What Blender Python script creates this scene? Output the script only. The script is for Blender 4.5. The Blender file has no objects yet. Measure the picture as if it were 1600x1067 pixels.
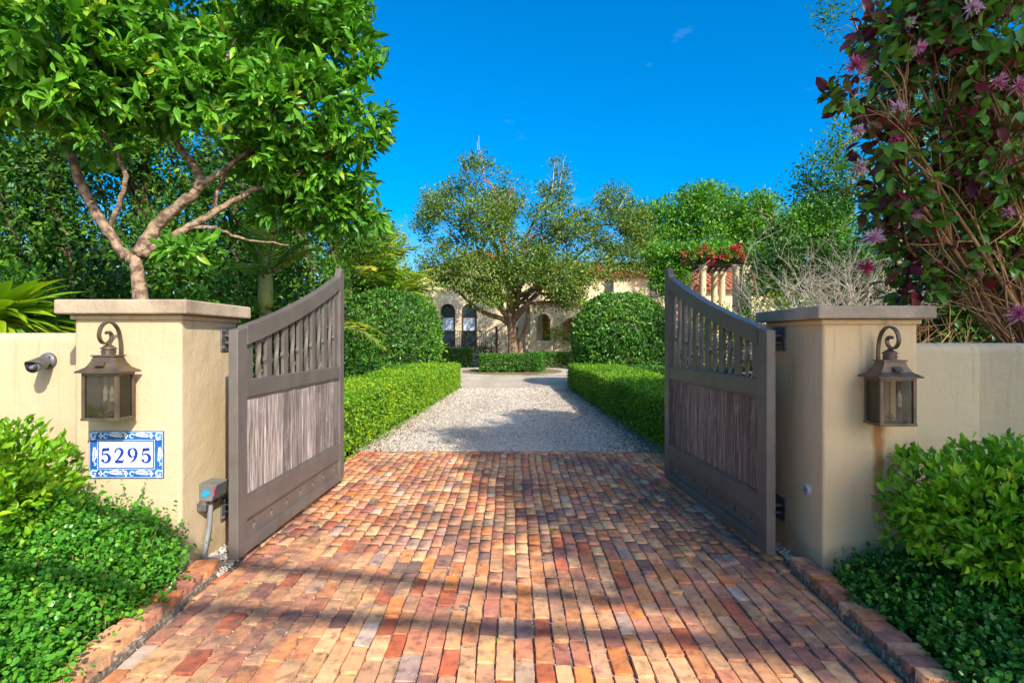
import bpy, math
import numpy as np
from mathutils import Vector, Matrix

# ------------------------------------------------------------------ camera, sky, sun, exposure
scene = bpy.context.scene
COL = scene.collection
PI = math.pi
FPX = 850.0                       # focal length in pixels of the 1600 px wide photograph

cam_data = bpy.data.cameras.new('camera')
cam_data.sensor_width = 36.0
cam_data.lens = 36.0 * FPX / 1600.0
cam_data.shift_y = -3.5 / 1600.0
cam_data.clip_start = 0.05
cam_data.clip_end = 2000
cam = bpy.data.objects.new('camera', cam_data)
COL.objects.link(cam)
cam.location = (0, 0, 1.5)
cam.rotation_euler = (math.radians(90), 0, 0)
scene.camera = cam

SUN_AZ, SUN_EL = 30.0, 35.0       # sun behind the camera, 30 degrees to the right
saz, sel = math.radians(SUN_AZ), math.radians(SUN_EL)
TO_SUN = Vector((math.sin(saz) * math.cos(sel), -math.cos(saz) * math.cos(sel), math.sin(sel)))

world = bpy.data.worlds.new('World')
scene.world = world
world.use_nodes = True
wn, wl = world.node_tree.nodes, world.node_tree.links
wn.clear()
sky = wn.new('ShaderNodeTexSky')
sky.sky_type = 'NISHITA'
sky.sun_disc = False
sky.sun_elevation = sel
sky.sun_rotation = math.radians(180 - SUN_AZ)
sky.air_density = 1.0
sky.dust_density = 2.5
sky.ozone_density = 4.0
tint = wn.new('ShaderNodeHueSaturation')      # the photograph's deeply saturated blue
tint.inputs['Saturation'].default_value = 1.6
wl.new(sky.outputs[0], tint.inputs['Color'])
# a few thin wisps of high cloud
tc = wn.new('ShaderNodeTexCoord')
mp = wn.new('ShaderNodeMapping')
mp.inputs['Scale'].default_value = (2.2, 2.2, 6.0)
wl.new(tc.outputs['Generated'], mp.inputs['Vector'])
cn = wn.new('ShaderNodeTexNoise')
cn.inputs['Scale'].default_value = 2.3
cn.inputs['Detail'].default_value = 7
wl.new(mp.outputs[0], cn.inputs['Vector'])
cr = wn.new('ShaderNodeValToRGB')
cr.color_ramp.elements[0].position = 0.665
cr.color_ramp.elements[0].color = (0, 0, 0, 1)
cr.color_ramp.elements[1].position = 0.86
cr.color_ramp.elements[1].color = (0.30, 0.30, 0.30, 1)
wl.new(cn.outputs['Fac'], cr.inputs[0])
cm = wn.new('ShaderNodeMix')
cm.data_type = 'RGBA'
cm.inputs[7].default_value = (3.0, 4.2, 5.6, 1)
wl.new(cr.outputs[0], cm.inputs[0])
wl.new(tint.outputs[0], cm.inputs[6])
bg = wn.new('ShaderNodeBackground')
bg.inputs['Strength'].default_value = 0.122
wl.new(cm.outputs[2], bg.inputs['Color'])
wo = wn.new('ShaderNodeOutputWorld')
wl.new(bg.outputs[0], wo.inputs['Surface'])

sd = bpy.data.lights.new('sun', 'SUN')
sd.energy = 3.25
sd.angle = math.radians(0.55)
sd.color = (1.0, 0.92, 0.80)
so = bpy.data.objects.new('sun', sd)
COL.objects.link(so)
so.location = TO_SUN * 60
so.rotation_euler = (-TO_SUN).to_track_quat('-Z', 'Y').to_euler()

scene.view_settings.view_transform = 'Standard'
scene.view_settings.look = 'None'
scene.view_settings.gamma = 1.0
scene.view_settings.use_curve_mapping = False
scene.view_settings.exposure = 1.12
scene.cycles.max_bounces = 6
scene.cycles.diffuse_bounces = 4
scene.cycles.glossy_bounces = 3
scene.cycles.transmission_bounces = 4
scene.cycles.transparent_max_bounces = 8
scene.cycles.caustics_reflective = False
scene.cycles.caustics_refractive = False

# ------------------------------------------------------------------ helpers
def P(px, py, d):
    """world point seen at photo pixel (px, py) at depth d metres"""
    return np.array([(px - 800) * d / FPX, d, 1.5 + (530 - py) * d / FPX])

def RNG(s):
    return np.random.default_rng(s)

def unit(a):
    a = np.asarray(a, float)
    return a / np.maximum(np.linalg.norm(a, axis=-1, keepdims=True), 1e-9)

def snoise(p, s=1.0, seed=0):
    """cheap smooth noise in -1..1 for arrays of points"""
    p = np.asarray(p) * s + seed * 7.31
    x, y, z = p[..., 0], p[..., 1], p[..., 2]
    v = np.sin(1.7 * x + 1.3 * np.sin(2.1 * y + .7)) + np.sin(1.9 * y + 1.4 * np.sin(1.6 * z + 2.1)) + np.sin(2.2 * z + 1.2 * np.sin(1.8 * x + 4.2))
    v = v + .5 * (np.sin(4.1 * x + 2.3 * y) + np.sin(3.7 * y - 2.9 * z) + np.sin(4.5 * z + 1.9 * x))
    return v / 4.5

def link(o, parent=None):
    COL.objects.link(o)
    if parent is not None:
        o.parent = parent
    return o

def tag(o, label=None, cat=None, group=None, kind=None):
    if label: o['label'] = label
    if cat: o['category'] = cat
    if group: o['group'] = group
    if kind: o['kind'] = kind
    return o

def thing(name, label, cat, loc=(0, 0, 0), rotz=0.0, group=None, kind=None):
    o = bpy.data.objects.new(name, None)
    o.empty_display_size = .2
    COL.objects.link(o)
    o.location = tuple(loc)
    o.rotation_euler = (0, 0, rotz)
    return tag(o, label, cat, group, kind)

def place(name, me, parent, mat4):
    """a piece that shares the mesh me"""
    o = bpy.data.objects.new(name, me)
    link(o, parent)
    o.matrix_basis = mat4
    return o

def mesh_np(name, V, loops, starts, mat, smooth=False, attrs=None):
    me = bpy.data.meshes.new(name)
    me.vertices.add(len(V))
    me.vertices.foreach_set('co', np.asarray(V, np.float32).ravel())
    me.loops.add(len(loops))
    me.loops.foreach_set('vertex_index', np.asarray(loops, np.int32))
    me.polygons.add(len(starts))
    me.polygons.foreach_set('loop_start', np.asarray(starts, np.int32))
    if smooth:
        me.polygons.foreach_set('use_smooth', np.ones(len(starts), bool))
    for k, v in (attrs or {}).items():
        v = np.asarray(v, np.float32)
        if v.ndim == 1:
            me.attributes.new(k, 'FLOAT', 'POINT').data.foreach_set('value', v)
        else:
            me.attributes.new(k, 'FLOAT_COLOR', 'POINT').data.foreach_set('color', v.ravel())
    me.update(calc_edges=True)
    me.validate()
    if mat: me.materials.append(mat)
    return me

class MB:
    """collects shapes into one mesh"""
    def __init__(s):
        s.v, s.f = [], []
    def add(s, vs, fs):
        b = len(s.v)
        s.v += [tuple(map(float, v)) for v in vs]
        s.f += [tuple(i + b for i in f) for f in fs]
        return s
    def box(s, x0, x1, y0, y1, z0, z1):
        vs = [(x0, y0, z0), (x1, y0, z0), (x1, y1, z0), (x0, y1, z0), (x0, y0, z1), (x1, y0, z1), (x1, y1, z1), (x0, y1, z1)]
        return s.add(vs, [(0, 3, 2, 1), (4, 5, 6, 7), (0, 1, 5, 4), (1, 2, 6, 5), (2, 3, 7, 6), (3, 0, 4, 7)])
    def frustum(s, c, w0, d0, w1, d1, z0, z1):
        x, y = c
        vs = [(x + a * w / 2, y + b * d / 2, z) for (w, d, z) in ((w0, d0, z0), (w1, d1, z1)) for a, b in ((-1, -1), (1, -1), (1, 1), (-1, 1))]
        return s.add(vs, [(0, 3, 2, 1), (4, 5, 6, 7), (0, 1, 5, 4), (1, 2, 6, 5), (2, 3, 7, 6), (3, 0, 4, 7)])
    def tube(s, pts, r, n=8, cap=True):
        pts = [np.asarray(p, float) for p in pts]
        m = len(pts)
        rr = [r] * m if np.isscalar(r) else list(r)
        ref = None
        rings = []
        for i, p in enumerate(pts):
            t = unit(pts[min(i + 1, m - 1)] - pts[max(i - 1, 0)])
            if ref is None:
                ref = np.array([0, 0, 1.]) if abs(t[2]) < .8 else np.array([1., 0, 0])
            u = unit(np.cross(t, ref)); w = np.cross(u, t); ref = w
            rings.append([p + rr[i] * (math.cos(2 * PI * k / n) * u + math.sin(2 * PI * k / n) * w) for k in range(n)])
        vs = [v for ring in rings for v in ring]
        fs = [(i * n + k, i * n + (k + 1) % n, (i + 1) * n + (k + 1) % n, (i + 1) * n + k) for i in range(m - 1) for k in range(n)]
        if cap:
            fs += [tuple(range(n - 1, -1, -1)), tuple(range((m - 1) * n, m * n))]
        return s.add(vs, fs)
    def lathe(s, prof, c=(0, 0, 0), n=16, axis='z'):
        vs, fs = [], []
        for r, h in prof:
            for k in range(n):
                a = 2 * PI * k / n
                q = (r * math.cos(a), r * math.sin(a), h)
                if axis == 'y': q = (q[0], q[2], q[1])
                if axis == 'x': q = (q[2], q[0], q[1])
                vs.append((q[0] + c[0], q[1] + c[1], q[2] + c[2]))
        m = len(prof)
        for i in range(m - 1):
            for k in range(n):
                f = (i * n + k, i * n + (k + 1) % n, (i + 1) * n + (k + 1) % n, (i + 1) * n + k)
                fs.append(f if axis != 'y' else f[::-1])
        fs += [tuple(range(n - 1, -1, -1)), tuple(range((m - 1) * n, m * n))]
        return s.add(vs, fs)
    def prism(s, poly, a, b, axis='y'):
        """polygon of (u, w) extruded between a and b along axis (u is x, or y when axis is x; w is z; for axis z: u, w are x, y)"""
        n = len(poly)
        def q(u, w, t):
            return (u, t, w) if axis == 'y' else (t, u, w) if axis == 'x' else (u, w, t)
        vs = [q(u, w, a) for u, w in poly] + [q(u, w, b) for u, w in poly]
        fs = [tuple(range(n)), tuple(range(2 * n - 1, n - 1, -1))] + [(i, i + n, (i + 1) % n + n, (i + 1) % n) for i in range(n)]
        return s.add(vs, fs)
    def mesh(s, name, mat, smooth=False):
        me = bpy.data.meshes.new(name)
        me.from_pydata(s.v, [], s.f)
        me.update()
        import bmesh
        bm = bmesh.new(); bm.from_mesh(me)
        bmesh.ops.recalc_face_normals(bm, faces=bm.faces)
        bm.to_mesh(me); bm.free()
        if smooth:
            for p in me.polygons: p.use_smooth = True
        if mat: me.materials.append(mat)
        return me
    def build(s, name, mat, parent=None, smooth=False, bevel=0, kind=None, seg=2):
        o = bpy.data.objects.new(name, s.mesh(name, mat, smooth))
        link(o, parent)
        if bevel:
            m = o.modifiers.new('bevel', 'BEVEL'); m.width = bevel; m.segments = seg; m.limit_method = 'ANGLE'
        if kind: o['kind'] = kind
        return o

def carve(o, cutters):
    """cut openings into o (a mesh object) and bake the result"""
    tmp = []
    for mb in cutters:
        c = bpy.data.objects.new('opening', mb.mesh('opening', None))
        COL.objects.link(c)
        c.parent = o.parent
        m = o.modifiers.new('cut', 'BOOLEAN'); m.object = c; m.operation = 'DIFFERENCE'; m.solver = 'EXACT'
        tmp.append(c)
    bpy.context.view_layer.update()
    dg = bpy.context.evaluated_depsgraph_get()
    me = bpy.data.meshes.new_from_object(o.evaluated_get(dg))
    o.modifiers.clear()
    o.data = me
    for c in tmp: bpy.data.objects.remove(c)
    return o

def spline(pts, n=8):
    """Catmull-Rom through points"""
    p = np.array(pts, float)
    p = np.vstack([2 * p[0] - p[1], p, 2 * p[-1] - p[-2]])
    out = []
    for i in range(1, len(p) - 2):
        for k in range(n):
            t = k / n
            out.append(.5 * ((2 * p[i]) + (-p[i - 1] + p[i + 1]) * t + (2 * p[i - 1] - 5 * p[i] + 4 * p[i + 1] - p[i + 2]) * t * t + (-p[i - 1] + 3 * p[i] - 3 * p[i + 1] + p[i + 2]) * t ** 3))
    out.append(p[-2])
    return out

# ------------------------------------------------------------------ materials
def newmat(name):
    m = bpy.data.materials.new(name)
    m.use_nodes = True
    nt = m.node_tree
    b = nt.nodes['Principled BSDF']
    return m, nt, b

def N(nt, kind, **kw):
    n = nt.nodes.new(kind)
    for k, v in kw.items():
        if k in n.inputs: n.inputs[k].default_value = v
        else: setattr(n, k, v)
    return n

def noise(nt, scale, detail=4, vec=None, rough=.55):
    n = N(nt, 'ShaderNodeTexNoise')
    n.inputs['Scale'].default_value = scale
    n.inputs['Detail'].default_value = detail
    n.inputs['Roughness'].default_value = rough
    if vec is not None: nt.links.new(vec, n.inputs['Vector'])
    return n.outputs['Fac']

def ramp(nt, fac, stops):
    r = N(nt, 'ShaderNodeValToRGB')
    e = r.color_ramp.elements
    while len(e) < len(stops): e.new(.5)
    for k, (p, c) in zip(e, stops):
        k.position = p
        k.color = (*c, 1) if len(c) == 3 else c
    nt.links.new(fac, r.inputs[0])
    return r.outputs[0]

def mixc(nt, fac, a, b, mode='MIX'):
    n = N(nt, 'ShaderNodeMix', data_type='RGBA', blend_type=mode)
    for i, v in ((0, fac), (6, a), (7, b)):
        if isinstance(v, bpy.types.NodeSocket): nt.links.new(v, n.inputs[i])
        else: n.inputs[i].default_value = v if i == 0 else (*v, 1)
    return n.outputs[2]

def mmath(nt, op, a, b=0.0, clamp=False):
    n = N(nt, 'ShaderNodeMath', operation=op, use_clamp=clamp)
    for i, v in ((0, a), (1, b)):
        if isinstance(v, bpy.types.NodeSocket): nt.links.new(v, n.inputs[i])
        else: n.inputs[i].default_value = v
    return n.outputs[0]

def bump(nt, b, h, strength=.3, dist=.01):
    n = N(nt, 'ShaderNodeBump')
    n.inputs['Strength'].default_value = strength
    n.inputs['Distance'].default_value = dist
    nt.links.new(h, n.inputs['Height'])
    nt.links.new(n.outputs[0], b.inputs['Normal'])

def objvec(nt, world=False):
    if world:
        return N(nt, 'ShaderNodeNewGeometry').outputs['Position']
    return N(nt, 'ShaderNodeTexCoord').outputs['Object']

def M(name, c1, c2=None, scale=6, rough=.7, bs=0, bscale=60, metal=0, lo=.35, hi=.65, spec=.5, stretch=None, bd=.01):
    m, nt, b = newmat(name)
    v = objvec(nt)
    if stretch:
        mp = N(nt, 'ShaderNodeMapping'); mp.inputs['Scale'].default_value = stretch
        nt.links.new(v, mp.inputs['Vector']); v = mp.outputs[0]
    if c2 is None: c2 = tuple(x * .8 for x in c1)
    nt.links.new(ramp(nt, noise(nt, scale, 5, v), [(lo, c1), (hi, c2)]), b.inputs['Base Color'])
    b.inputs['Roughness'].default_value = rough
    b.inputs['Metallic'].default_value = metal
    b.inputs['Specular IOR Level'].default_value = spec
    if bs: bump(nt, b, noise(nt, bscale, 4, v), bs, bd)
    return m

def leafmat(name, cols, rough=.45, trans=.28, spec=.28, tcol=None):
    """leaf colours by the per-leaf attribute 'tint' (0..1); some light comes through"""
    m, nt, b = newmat(name)
    a = N(nt, 'ShaderNodeAttribute', attribute_name='tint')
    n = len(cols)
    c = ramp(nt, a.outputs['Fac'], [(p, q) for p, q in cols])
    nt.links.new(c, b.inputs['Base Color'])
    b.inputs['Roughness'].default_value = rough
    b.inputs['Specular IOR Level'].default_value = spec
    tr = N(nt, 'ShaderNodeBsdfTranslucent')
    nt.links.new(mixc(nt, 1.0, c, tcol or (1.5, 1.6, .55), 'MULTIPLY'), tr.inputs['Color'])
    mx = N(nt, 'ShaderNodeMixShader'); mx.inputs[0].default_value = trans
    nt.links.new(b.outputs[0], mx.inputs[1]); nt.links.new(tr.outputs[0], mx.inputs[2])
    nt.links.new(mx.outputs[0], nt.nodes['Material Output'].inputs['Surface'])
    return m

# ------------------------------------------------------------------ foliage
T2 = (np.array([(0, 0, 0), (.42, -.5, .06), (1, 0, -.06), (.42, .5, .06)]), [(0, 1, 2), (0, 2, 3)])
T4 = (np.array([(0, 0, 0), (.3, -.46, .07), (.7, -.38, .02), (1, 0, -.12), (.7, .38, .02), (.3, .46, .07), (.5, 0, 0)]),
      [(0, 1, 6), (1, 2, 6), (2, 3, 6), (3, 4, 6), (4, 5, 6), (5, 0, 6)])
T8 = (np.array([(0, 0, 0), (.18, -.27, .05), (.45, -.5, .08), (.75, -.38, .03), (1, 0, -.16), (.75, .38, .03), (.45, .5, .08), (.18, .27, .05), (.2, 0, .0), (.47, 0, .0), (.76, 0, -.05)]),
      [(0, 1, 8), (0, 8, 7), (1, 2, 9, 8), (8, 9, 6, 7), (2, 3, 10, 9), (9, 10, 5, 6), (3, 4, 10), (10, 4, 5)])
TR = (np.array([(0, 0, 0), (.25, -.42, .05), (.7, -.45, .05), (1, -.1, -.02), (1, .1, -.02), (.7, .45, .05), (.25, .42, .05), (.5, 0, -.03)]),
      [(0, 1, 7), (1, 2, 7), (2, 3, 7), (3, 4, 7), (4, 5, 7), (5, 6, 7), (6, 0, 7)])

def leaf_frames(axis, nrm):
    axis = unit(axis)
    side = unit(np.cross(nrm, axis))
    return axis, side, np.cross(axis, side)

def leaf_mesh(name, pos, axis, nrm, ln, wd, tmpl, mat, tint, smooth=False):
    T, F = tmpl
    axis, side, up = leaf_frames(axis, nrm)
    n = len(pos)
    ln = np.broadcast_to(np.asarray(ln, float), (n,)); wd = np.broadcast_to(np.asarray(wd, float), (n,))
    V = pos[:, None] + axis[:, None] * (T[:, 0][None, :, None] * ln[:, None, None]) + side[:, None] * (T[:, 1][None, :, None] * wd[:, None, None]) + up[:, None] * (T[:, 2][None, :, None] * ln[:, None, None])
    k = len(T)
    tl = np.concatenate([np.array(f) for f in F])
    sizes = np.array([len(f) for f in F]); ts = np.concatenate([[0], np.cumsum(sizes)[:-1]])
    loops = (tl[None] + (np.arange(n) * k)[:, None]).ravel()
    starts = (ts[None] + (np.arange(n) * len(tl))[:, None]).ravel()
    return mesh_np(name, V.reshape(-1, 3), loops, starts, mat, smooth, {'tint': np.repeat(tint, k)})

def leaves(name, parent, base, pos, axis, nrm, ln, wd, tmpl, mat, tint, smooth=False, kind='stuff'):
    o = bpy.data.objects.new(name, leaf_mesh(name, pos - np.asarray(base), axis, nrm, ln, wd, tmpl, mat, tint, smooth))
    link(o, parent)
    if kind: o['kind'] = kind
    return o

def rand_dirs(R, n):
    return unit(R.normal(size=(n, 3)))

def blob_points(R, blobs, n, shell=.5, hole=-2, hs=1.0, seed=0, rough=.16):
    B = np.array([np.concatenate([b[0], b[1]]) for b in blobs])
    w = (B[:, 3] * B[:, 4] * B[:, 5]) ** .75; w = w / w.sum()
    i = R.choice(len(B), n, p=w)
    d = rand_dirs(R, n)
    r = (shell ** 3 + R.random(n) * (1 - shell ** 3)) ** (1 / 3)
    r = r * (1 + rough * snoise(d * 2.2 + B[i, :3] * 3.1, 1.4, seed))
    p = B[i, :3] + d * r[:, None] * B[i, 3:]
    o = unit(d / B[i, 3:])
    keep = snoise(p, hs, seed + 3) > hole
    return p[keep], o[keep]

def sprays(R, p, o, k, spread=.8, up=.25, jit=.05, flat=.6):
    n = len(p)
    pos = np.repeat(p, k, 0); out = np.repeat(o, k, 0)
    a = unit(out + spread * R.normal(size=pos.shape) + np.array([0, 0, up]))
    pos = pos + jit * R.normal(size=pos.shape)
    nr = unit(np.array([0, 0, 1.0]) * flat + out * .5 + .45 * R.normal(size=pos.shape))
    t = np.clip(np.repeat(R.normal(.5, .16, n), k) + R.normal(0, .14, n * k), 0, 1)
    return pos, a, nr, t

def limb_pts(R, a, b, sag=.12, n=6):
    a, b = np.asarray(a, float), np.asarray(b, float)
    L = np.linalg.norm(b - a)
    out = []
    off = R.normal(size=3) * sag * L
    for i in range(n):
        t = i / (n - 1)
        out.append(a + (b - a) * t + off * math.sin(PI * t) + R.normal(size=3) * .02 * L * (0 < i < n - 1) + np.array([0, 0, .12 * L * math.sin(PI * t)]))
    return out

# ------------------------------------------------------------------ shared materials
def stucco(name, c1, c2, dirt, dirt_lo=.52, rust=None):
    m, nt, b = newmat(name)
    v = objvec(nt, True)
    base = ramp(nt, noise(nt, 2.2, 6, v), [(.35, c1), (.68, c2)])
    # wandering stains and grime
    st = ramp(nt, noise(nt, 1.1, 8, v, .68), [(dirt_lo, (0, 0, 0)), (.78, (1, 1, 1))])
    base = mixc(nt, mmath(nt, 'MULTIPLY', st, .55), base, dirt)
    sp = ramp(nt, noise(nt, 38, 3, v), [(.68, (0, 0, 0)), (.76, (1, 1, 1))])
    base = mixc(nt, mmath(nt, 'MULTIPLY', sp, .25), base, tuple(x * .45 for x in dirt))
    if rust:
        x0, w, z1 = rust
        sx = N(nt, 'ShaderNodeSeparateXYZ'); nt.links.new(v, sx.inputs[0])
        wob = mmath(nt, 'MULTIPLY', mmath(nt, 'SUBTRACT', noise(nt, 9, 3, v), .5), .05)
        dx = mmath(nt, 'ABSOLUTE', mmath(nt, 'SUBTRACT', mmath(nt, 'ADD', sx.outputs['X'], wob), x0))
        k = ramp(nt, mmath(nt, 'DIVIDE', dx, w), [(.35, (1, 1, 1)), (1.0, (0, 0, 0))])
        zz = ramp(nt, mmath(nt, 'SUBTRACT', z1, sx.outputs['Z']), [(.0, (0, 0, 0)), (.03, (1, 1, 1)), (.45, (.8, .8, .8)), (.75, (0, 0, 0))])
        base = mixc(nt, mmath(nt, 'MULTIPLY', mmath(nt, 'MULTIPLY', k, zz), .85), base, (.42, .14, .02))
    mp = N(nt, 'ShaderNodeMapping'); mp.inputs['Scale'].default_value = (13, 13, .7); nt.links.new(v, mp.inputs['Vector'])
    sz_ = N(nt, 'ShaderNodeSeparateXYZ'); nt.links.new(v, sz_.inputs[0])
    drip = ramp(nt, noise(nt, 1.6, 6, mp.outputs[0], .6), [(.54, (0, 0, 0)), (.72, (1, 1, 1))])
    hi = ramp(nt, mmath(nt, 'MULTIPLY', sz_.outputs['Z'], .5), [(.40, (.15, .15, .15)), (.80, (1, 1, 1))])
    base = mixc(nt, mmath(nt, 'MULTIPLY', mmath(nt, 'MULTIPLY', drip, hi), .55), base, tuple(x * .62 for x in dirt))
    foot = ramp(nt, mmath(nt, 'ADD', sz_.outputs['Z'], mmath(nt, 'MULTIPLY', mmath(nt, 'SUBTRACT', noise(nt, 6, 6, v), .5), .5)), [(.02, (1, 1, 1)), (.20, (0, 0, 0))])
    base = mixc(nt, mmath(nt, 'MULTIPLY', foot, .5), base, (.26, .19, .11))
    nt.links.new(base, b.inputs['Base Color'])
    b.inputs['Roughness'].default_value = .85
    b.inputs['Specular IOR Level'].default_value = .25
    h = mmath(nt, 'ADD', mmath(nt, 'MULTIPLY', noise(nt, 7, 4, v), 1.0), mmath(nt, 'MULTIPLY', noise(nt, 70, 3, v), .25))
    bump(nt, b, h, .42, .022)
    return m

CREAM = stucco('cream_stucco', (.50, .39, .23), (.54, .44, .285), (.42, .30, .15), .47)
CREAM_R = stucco('cream_stucco_shade_lifted_rusty', (.72, .51, .26), (.74, .57, .33), (.42, .29, .15), .5, rust=(2.305, .045, 1.0))  # same paint as the left pillar, lightened to offset shade, plus its rust streak
WALLW = stucco('weathered_stucco', (.62, .50, .29), (.70, .58, .37), (.25, .20, .12), .42)
HOUSE = stucco('house_stucco', (.66, .53, .31), (.70, .59, .39), (.5, .38, .2))
CAPM = M('cap_stone', (.52, .41, .28), (.25, .19, .13), 3.2, .85, .5, 50)
BARK = M('bark', (.30, .20, .12), (.15, .095, .06), 9, .9, .8, 26, stretch=(1, 1, .35))
BARKP = M('pale_bark', (.34, .24, .15), (.11, .07, .045), 14, .9, .9, 34, lo=.40, hi=.60, bd=.02)
BARKD = M('dark_bark', (.14, .095, .06), (.07, .05, .035), 8, .95, .8, 22, stretch=(1, 1, .3))
STEM = M('tan_stem', (.45, .25, .10), (.24, .12, .05), 10, .8, .4, 30)
TWIG = M('pale_twig', (.66, .58, .47), (.40, .32, .24), 10, .9)
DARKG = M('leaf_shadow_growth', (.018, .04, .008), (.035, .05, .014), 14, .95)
IRON = M('bronze_metal', (.17, .125, .08), (.10, .075, .05), 9, .5, .15, 60, metal=.55)
GATEP = M('taupe_gate_paint', (.142, .122, .106), (.108, .093, .081), 5, .42, .12, 50)
STEEL = M('galvanised_steel', (.22, .22, .22), (.12, .12, .125), 20, .5, .2, 60, metal=.6)
BLACK = M('black_iron', (.03, .028, .026), (.05, .04, .035), 9, .5)
GREY = M('grey_plastic', (.17, .18, .18), (.12, .13, .13), 6, .5)

# ------------------------------------------------------------------ ground, brick drive, gravel drive
gm, nt, b = newmat('soil_and_mulch')
v = objvec(nt, True)
c = ramp(nt, noise(nt, 3, 8, v), [(.3, (.05, .035, .02)), (.55, (.09, .065, .035)), (.75, (.06, .075, .025))])
nt.links.new(c, b.inputs['Base Color']); b.inputs['Roughness'].default_value = .95
bump(nt, b, noise(nt, 26, 6, v), .8, .03)
g = MB(); g.add([(-400, -200, -.06), (400, -200, -.06), (400, 700, -.06), (-400, 700, -.06)], [(0, 1, 2, 3)])
tag(g.build('ground', gm), kind='structure')

sm_, nt, b = newmat('pale_bounce_concrete')
v = objvec(nt, True)
nt.links.new(ramp(nt, noise(nt, 2, 7, v), [(.35, (.52, .47, .40)), (.65, (.44, .40, .33))]), b.inputs['Base Color']); b.inputs['Roughness'].default_value = .9
bump(nt, b, noise(nt, 60, 4, v), .4, .01)
s_ = MB(); s_.add([(-60, -16, -.03), (60, -16, -.03), (60, .35, -.03), (-60, .35, -.03)], [(0, 1, 2, 3)])
tag(s_.build('street', sm_), kind='structure')  # unseen street added behind the camera, pale to bounce light onto the pillars

bm_, nt, b = newmat('sandy_bedding')
v = objvec(nt, True)
nt.links.new(ramp(nt, noise(nt, 45, 5, v), [(.3, (.10, .07, .045)), (.52, (.21, .16, .11)), (.68, (.48, .42, .33))]), b.inputs['Base Color'])
b.inputs['Roughness'].default_value = .95
bump(nt, b, noise(nt, 120, 3, v), .8, .01)
bd = MB(); bd.add([(-2.0, .4, -.013), (1.96, .4, -.013), (2.12, 4.2, -.013), (2.12, 7.32, -.013), (-2.12, 7.32, -.013), (-2.12, 4.2, -.013)], [(0, 1, 2, 3, 4, 5)])
drive = tag(bd.build('brick_driveway', bm_), kind='structure')

def brickmat(name, src):
    m, nt, b = newmat(name)
    if src == 'object':
        col = N(nt, 'ShaderNodeObjectInfo').outputs['Color']
    else:
        col = N(nt, 'ShaderNodeAttribute', attribute_name='brick_colour').outputs['Color']
    v = objvec(nt, True)
    # each brick fired unevenly, pitted and scuffed
    f1 = ramp(nt, noise(nt, 16, 6, v, .6), [(.30, (.50, .45, .44)), (.48, (1, 1, 1)), (.70, (1.25, 1.22, 1.12))])
    c = mixc(nt, 1.0, mixc(nt, 1.0, col, (1.12, 1.02, .96), 'MULTIPLY'), f1, 'MULTIPLY')
    pit = ramp(nt, noise(nt, 150, 2, v), [(.64, (0, 0, 0)), (.72, (1, 1, 1))])
    c = mixc(nt, mmath(nt, 'MULTIPLY', pit, .5), c, (.10, .06, .04))
    lime = ramp(nt, noise(nt, 7.5, 7, v, .66), [(.58, (0, 0, 0)), (.74, (1, 1, 1))])
    c = mixc(nt, mmath(nt, 'MULTIPLY', lime, .38), c, (.68, .47, .32))
    # old tyre grime and mildew with its own outline
    soot = ramp(nt, noise(nt, .85, 7, v, .62), [(.47, (0, 0, 0)), (.57, (1, 1, 1))])
    fine = ramp(nt, noise(nt, 9, 6, v, .7), [(.38, (.25, .25, .25)), (.58, (1, 1, 1))])
    c = mixc(nt, mmath(nt, 'MULTIPLY', mmath(nt, 'MULTIPLY', soot, fine), .72), c, (.105, .08, .072))
    nt.links.new(c, b.inputs['Base Color'])
    b.inputs['Roughness'].default_value = .78
    b.inputs['Specular IOR Level'].default_value = .3
    h = mmath(nt, 'ADD', noise(nt, 30, 4, v), mmath(nt, 'MULTIPLY', noise(nt, 130, 3, v), .4))
    bump(nt, b, h, .4, .008)
    return m
BRICK = brickmat('fired_clay', 'object')
BRICKF = brickmat('fired_clay_far', 'attr')

def brick_template(R, seed, L=1.0, W=1.0):
    """unit brick: top at z 0, body down to -.055; worn rounded edges (5x3 top grid and a chamfer skirt)"""
    nx, ny = 5, 3
    lx, ly, ch = .215, .098, .0045
    xs = np.linspace(-lx / 2 + ch, lx / 2 - ch, nx); ys = np.linspace(-ly / 2 + ch, ly / 2 - ch, ny)
    top = [(x + R.normal() * .0015, y + R.normal() * .0012, R.normal() * .0007) for y in ys for x in xs]
    ring = [j * nx + i for j, i in [(0, i) for i in range(nx)] + [(j, nx - 1) for j in range(1, ny)] + [(ny - 1, i) for i in range(nx - 2, -1, -1)] + [(j, 0) for j in range(ny - 2, 0, -1)]]
    V = list(top); F = []
    for j in range(ny - 1):
        for i in range(nx - 1):
            F.append((j * nx + i, j * nx + i + 1, (j + 1) * nx + i + 1, (j + 1) * nx + i))
    cur = ring
    for (off, z) in ((ch, -.007), (ch, -.05)):
        new = []
        for q in ring:
            x, y, _ = top[q]
            corner = abs(abs(x) - xs[-1]) < .006 and abs(abs(y) - ys[-1]) < .006
            ox = math.copysign(off, x) if abs(x) > xs[-1] - .006 else 0
            oy = math.copysign(off, y) if abs(y) > ys[-1] - .006 else 0
            k = (R.uniform(-1.3, .6) if corner else 1.0) * R.uniform(.35, 1.25)
            new.append(len(V)); V.append((x + ox * k, y + oy * k, z + R.normal() * .0008))
        n = len(cur)
        F += [(cur[i], new[i], new[(i + 1) % n], cur[(i + 1) % n]) for i in range(n)]
        cur = new
    return np.array(V), F

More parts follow.
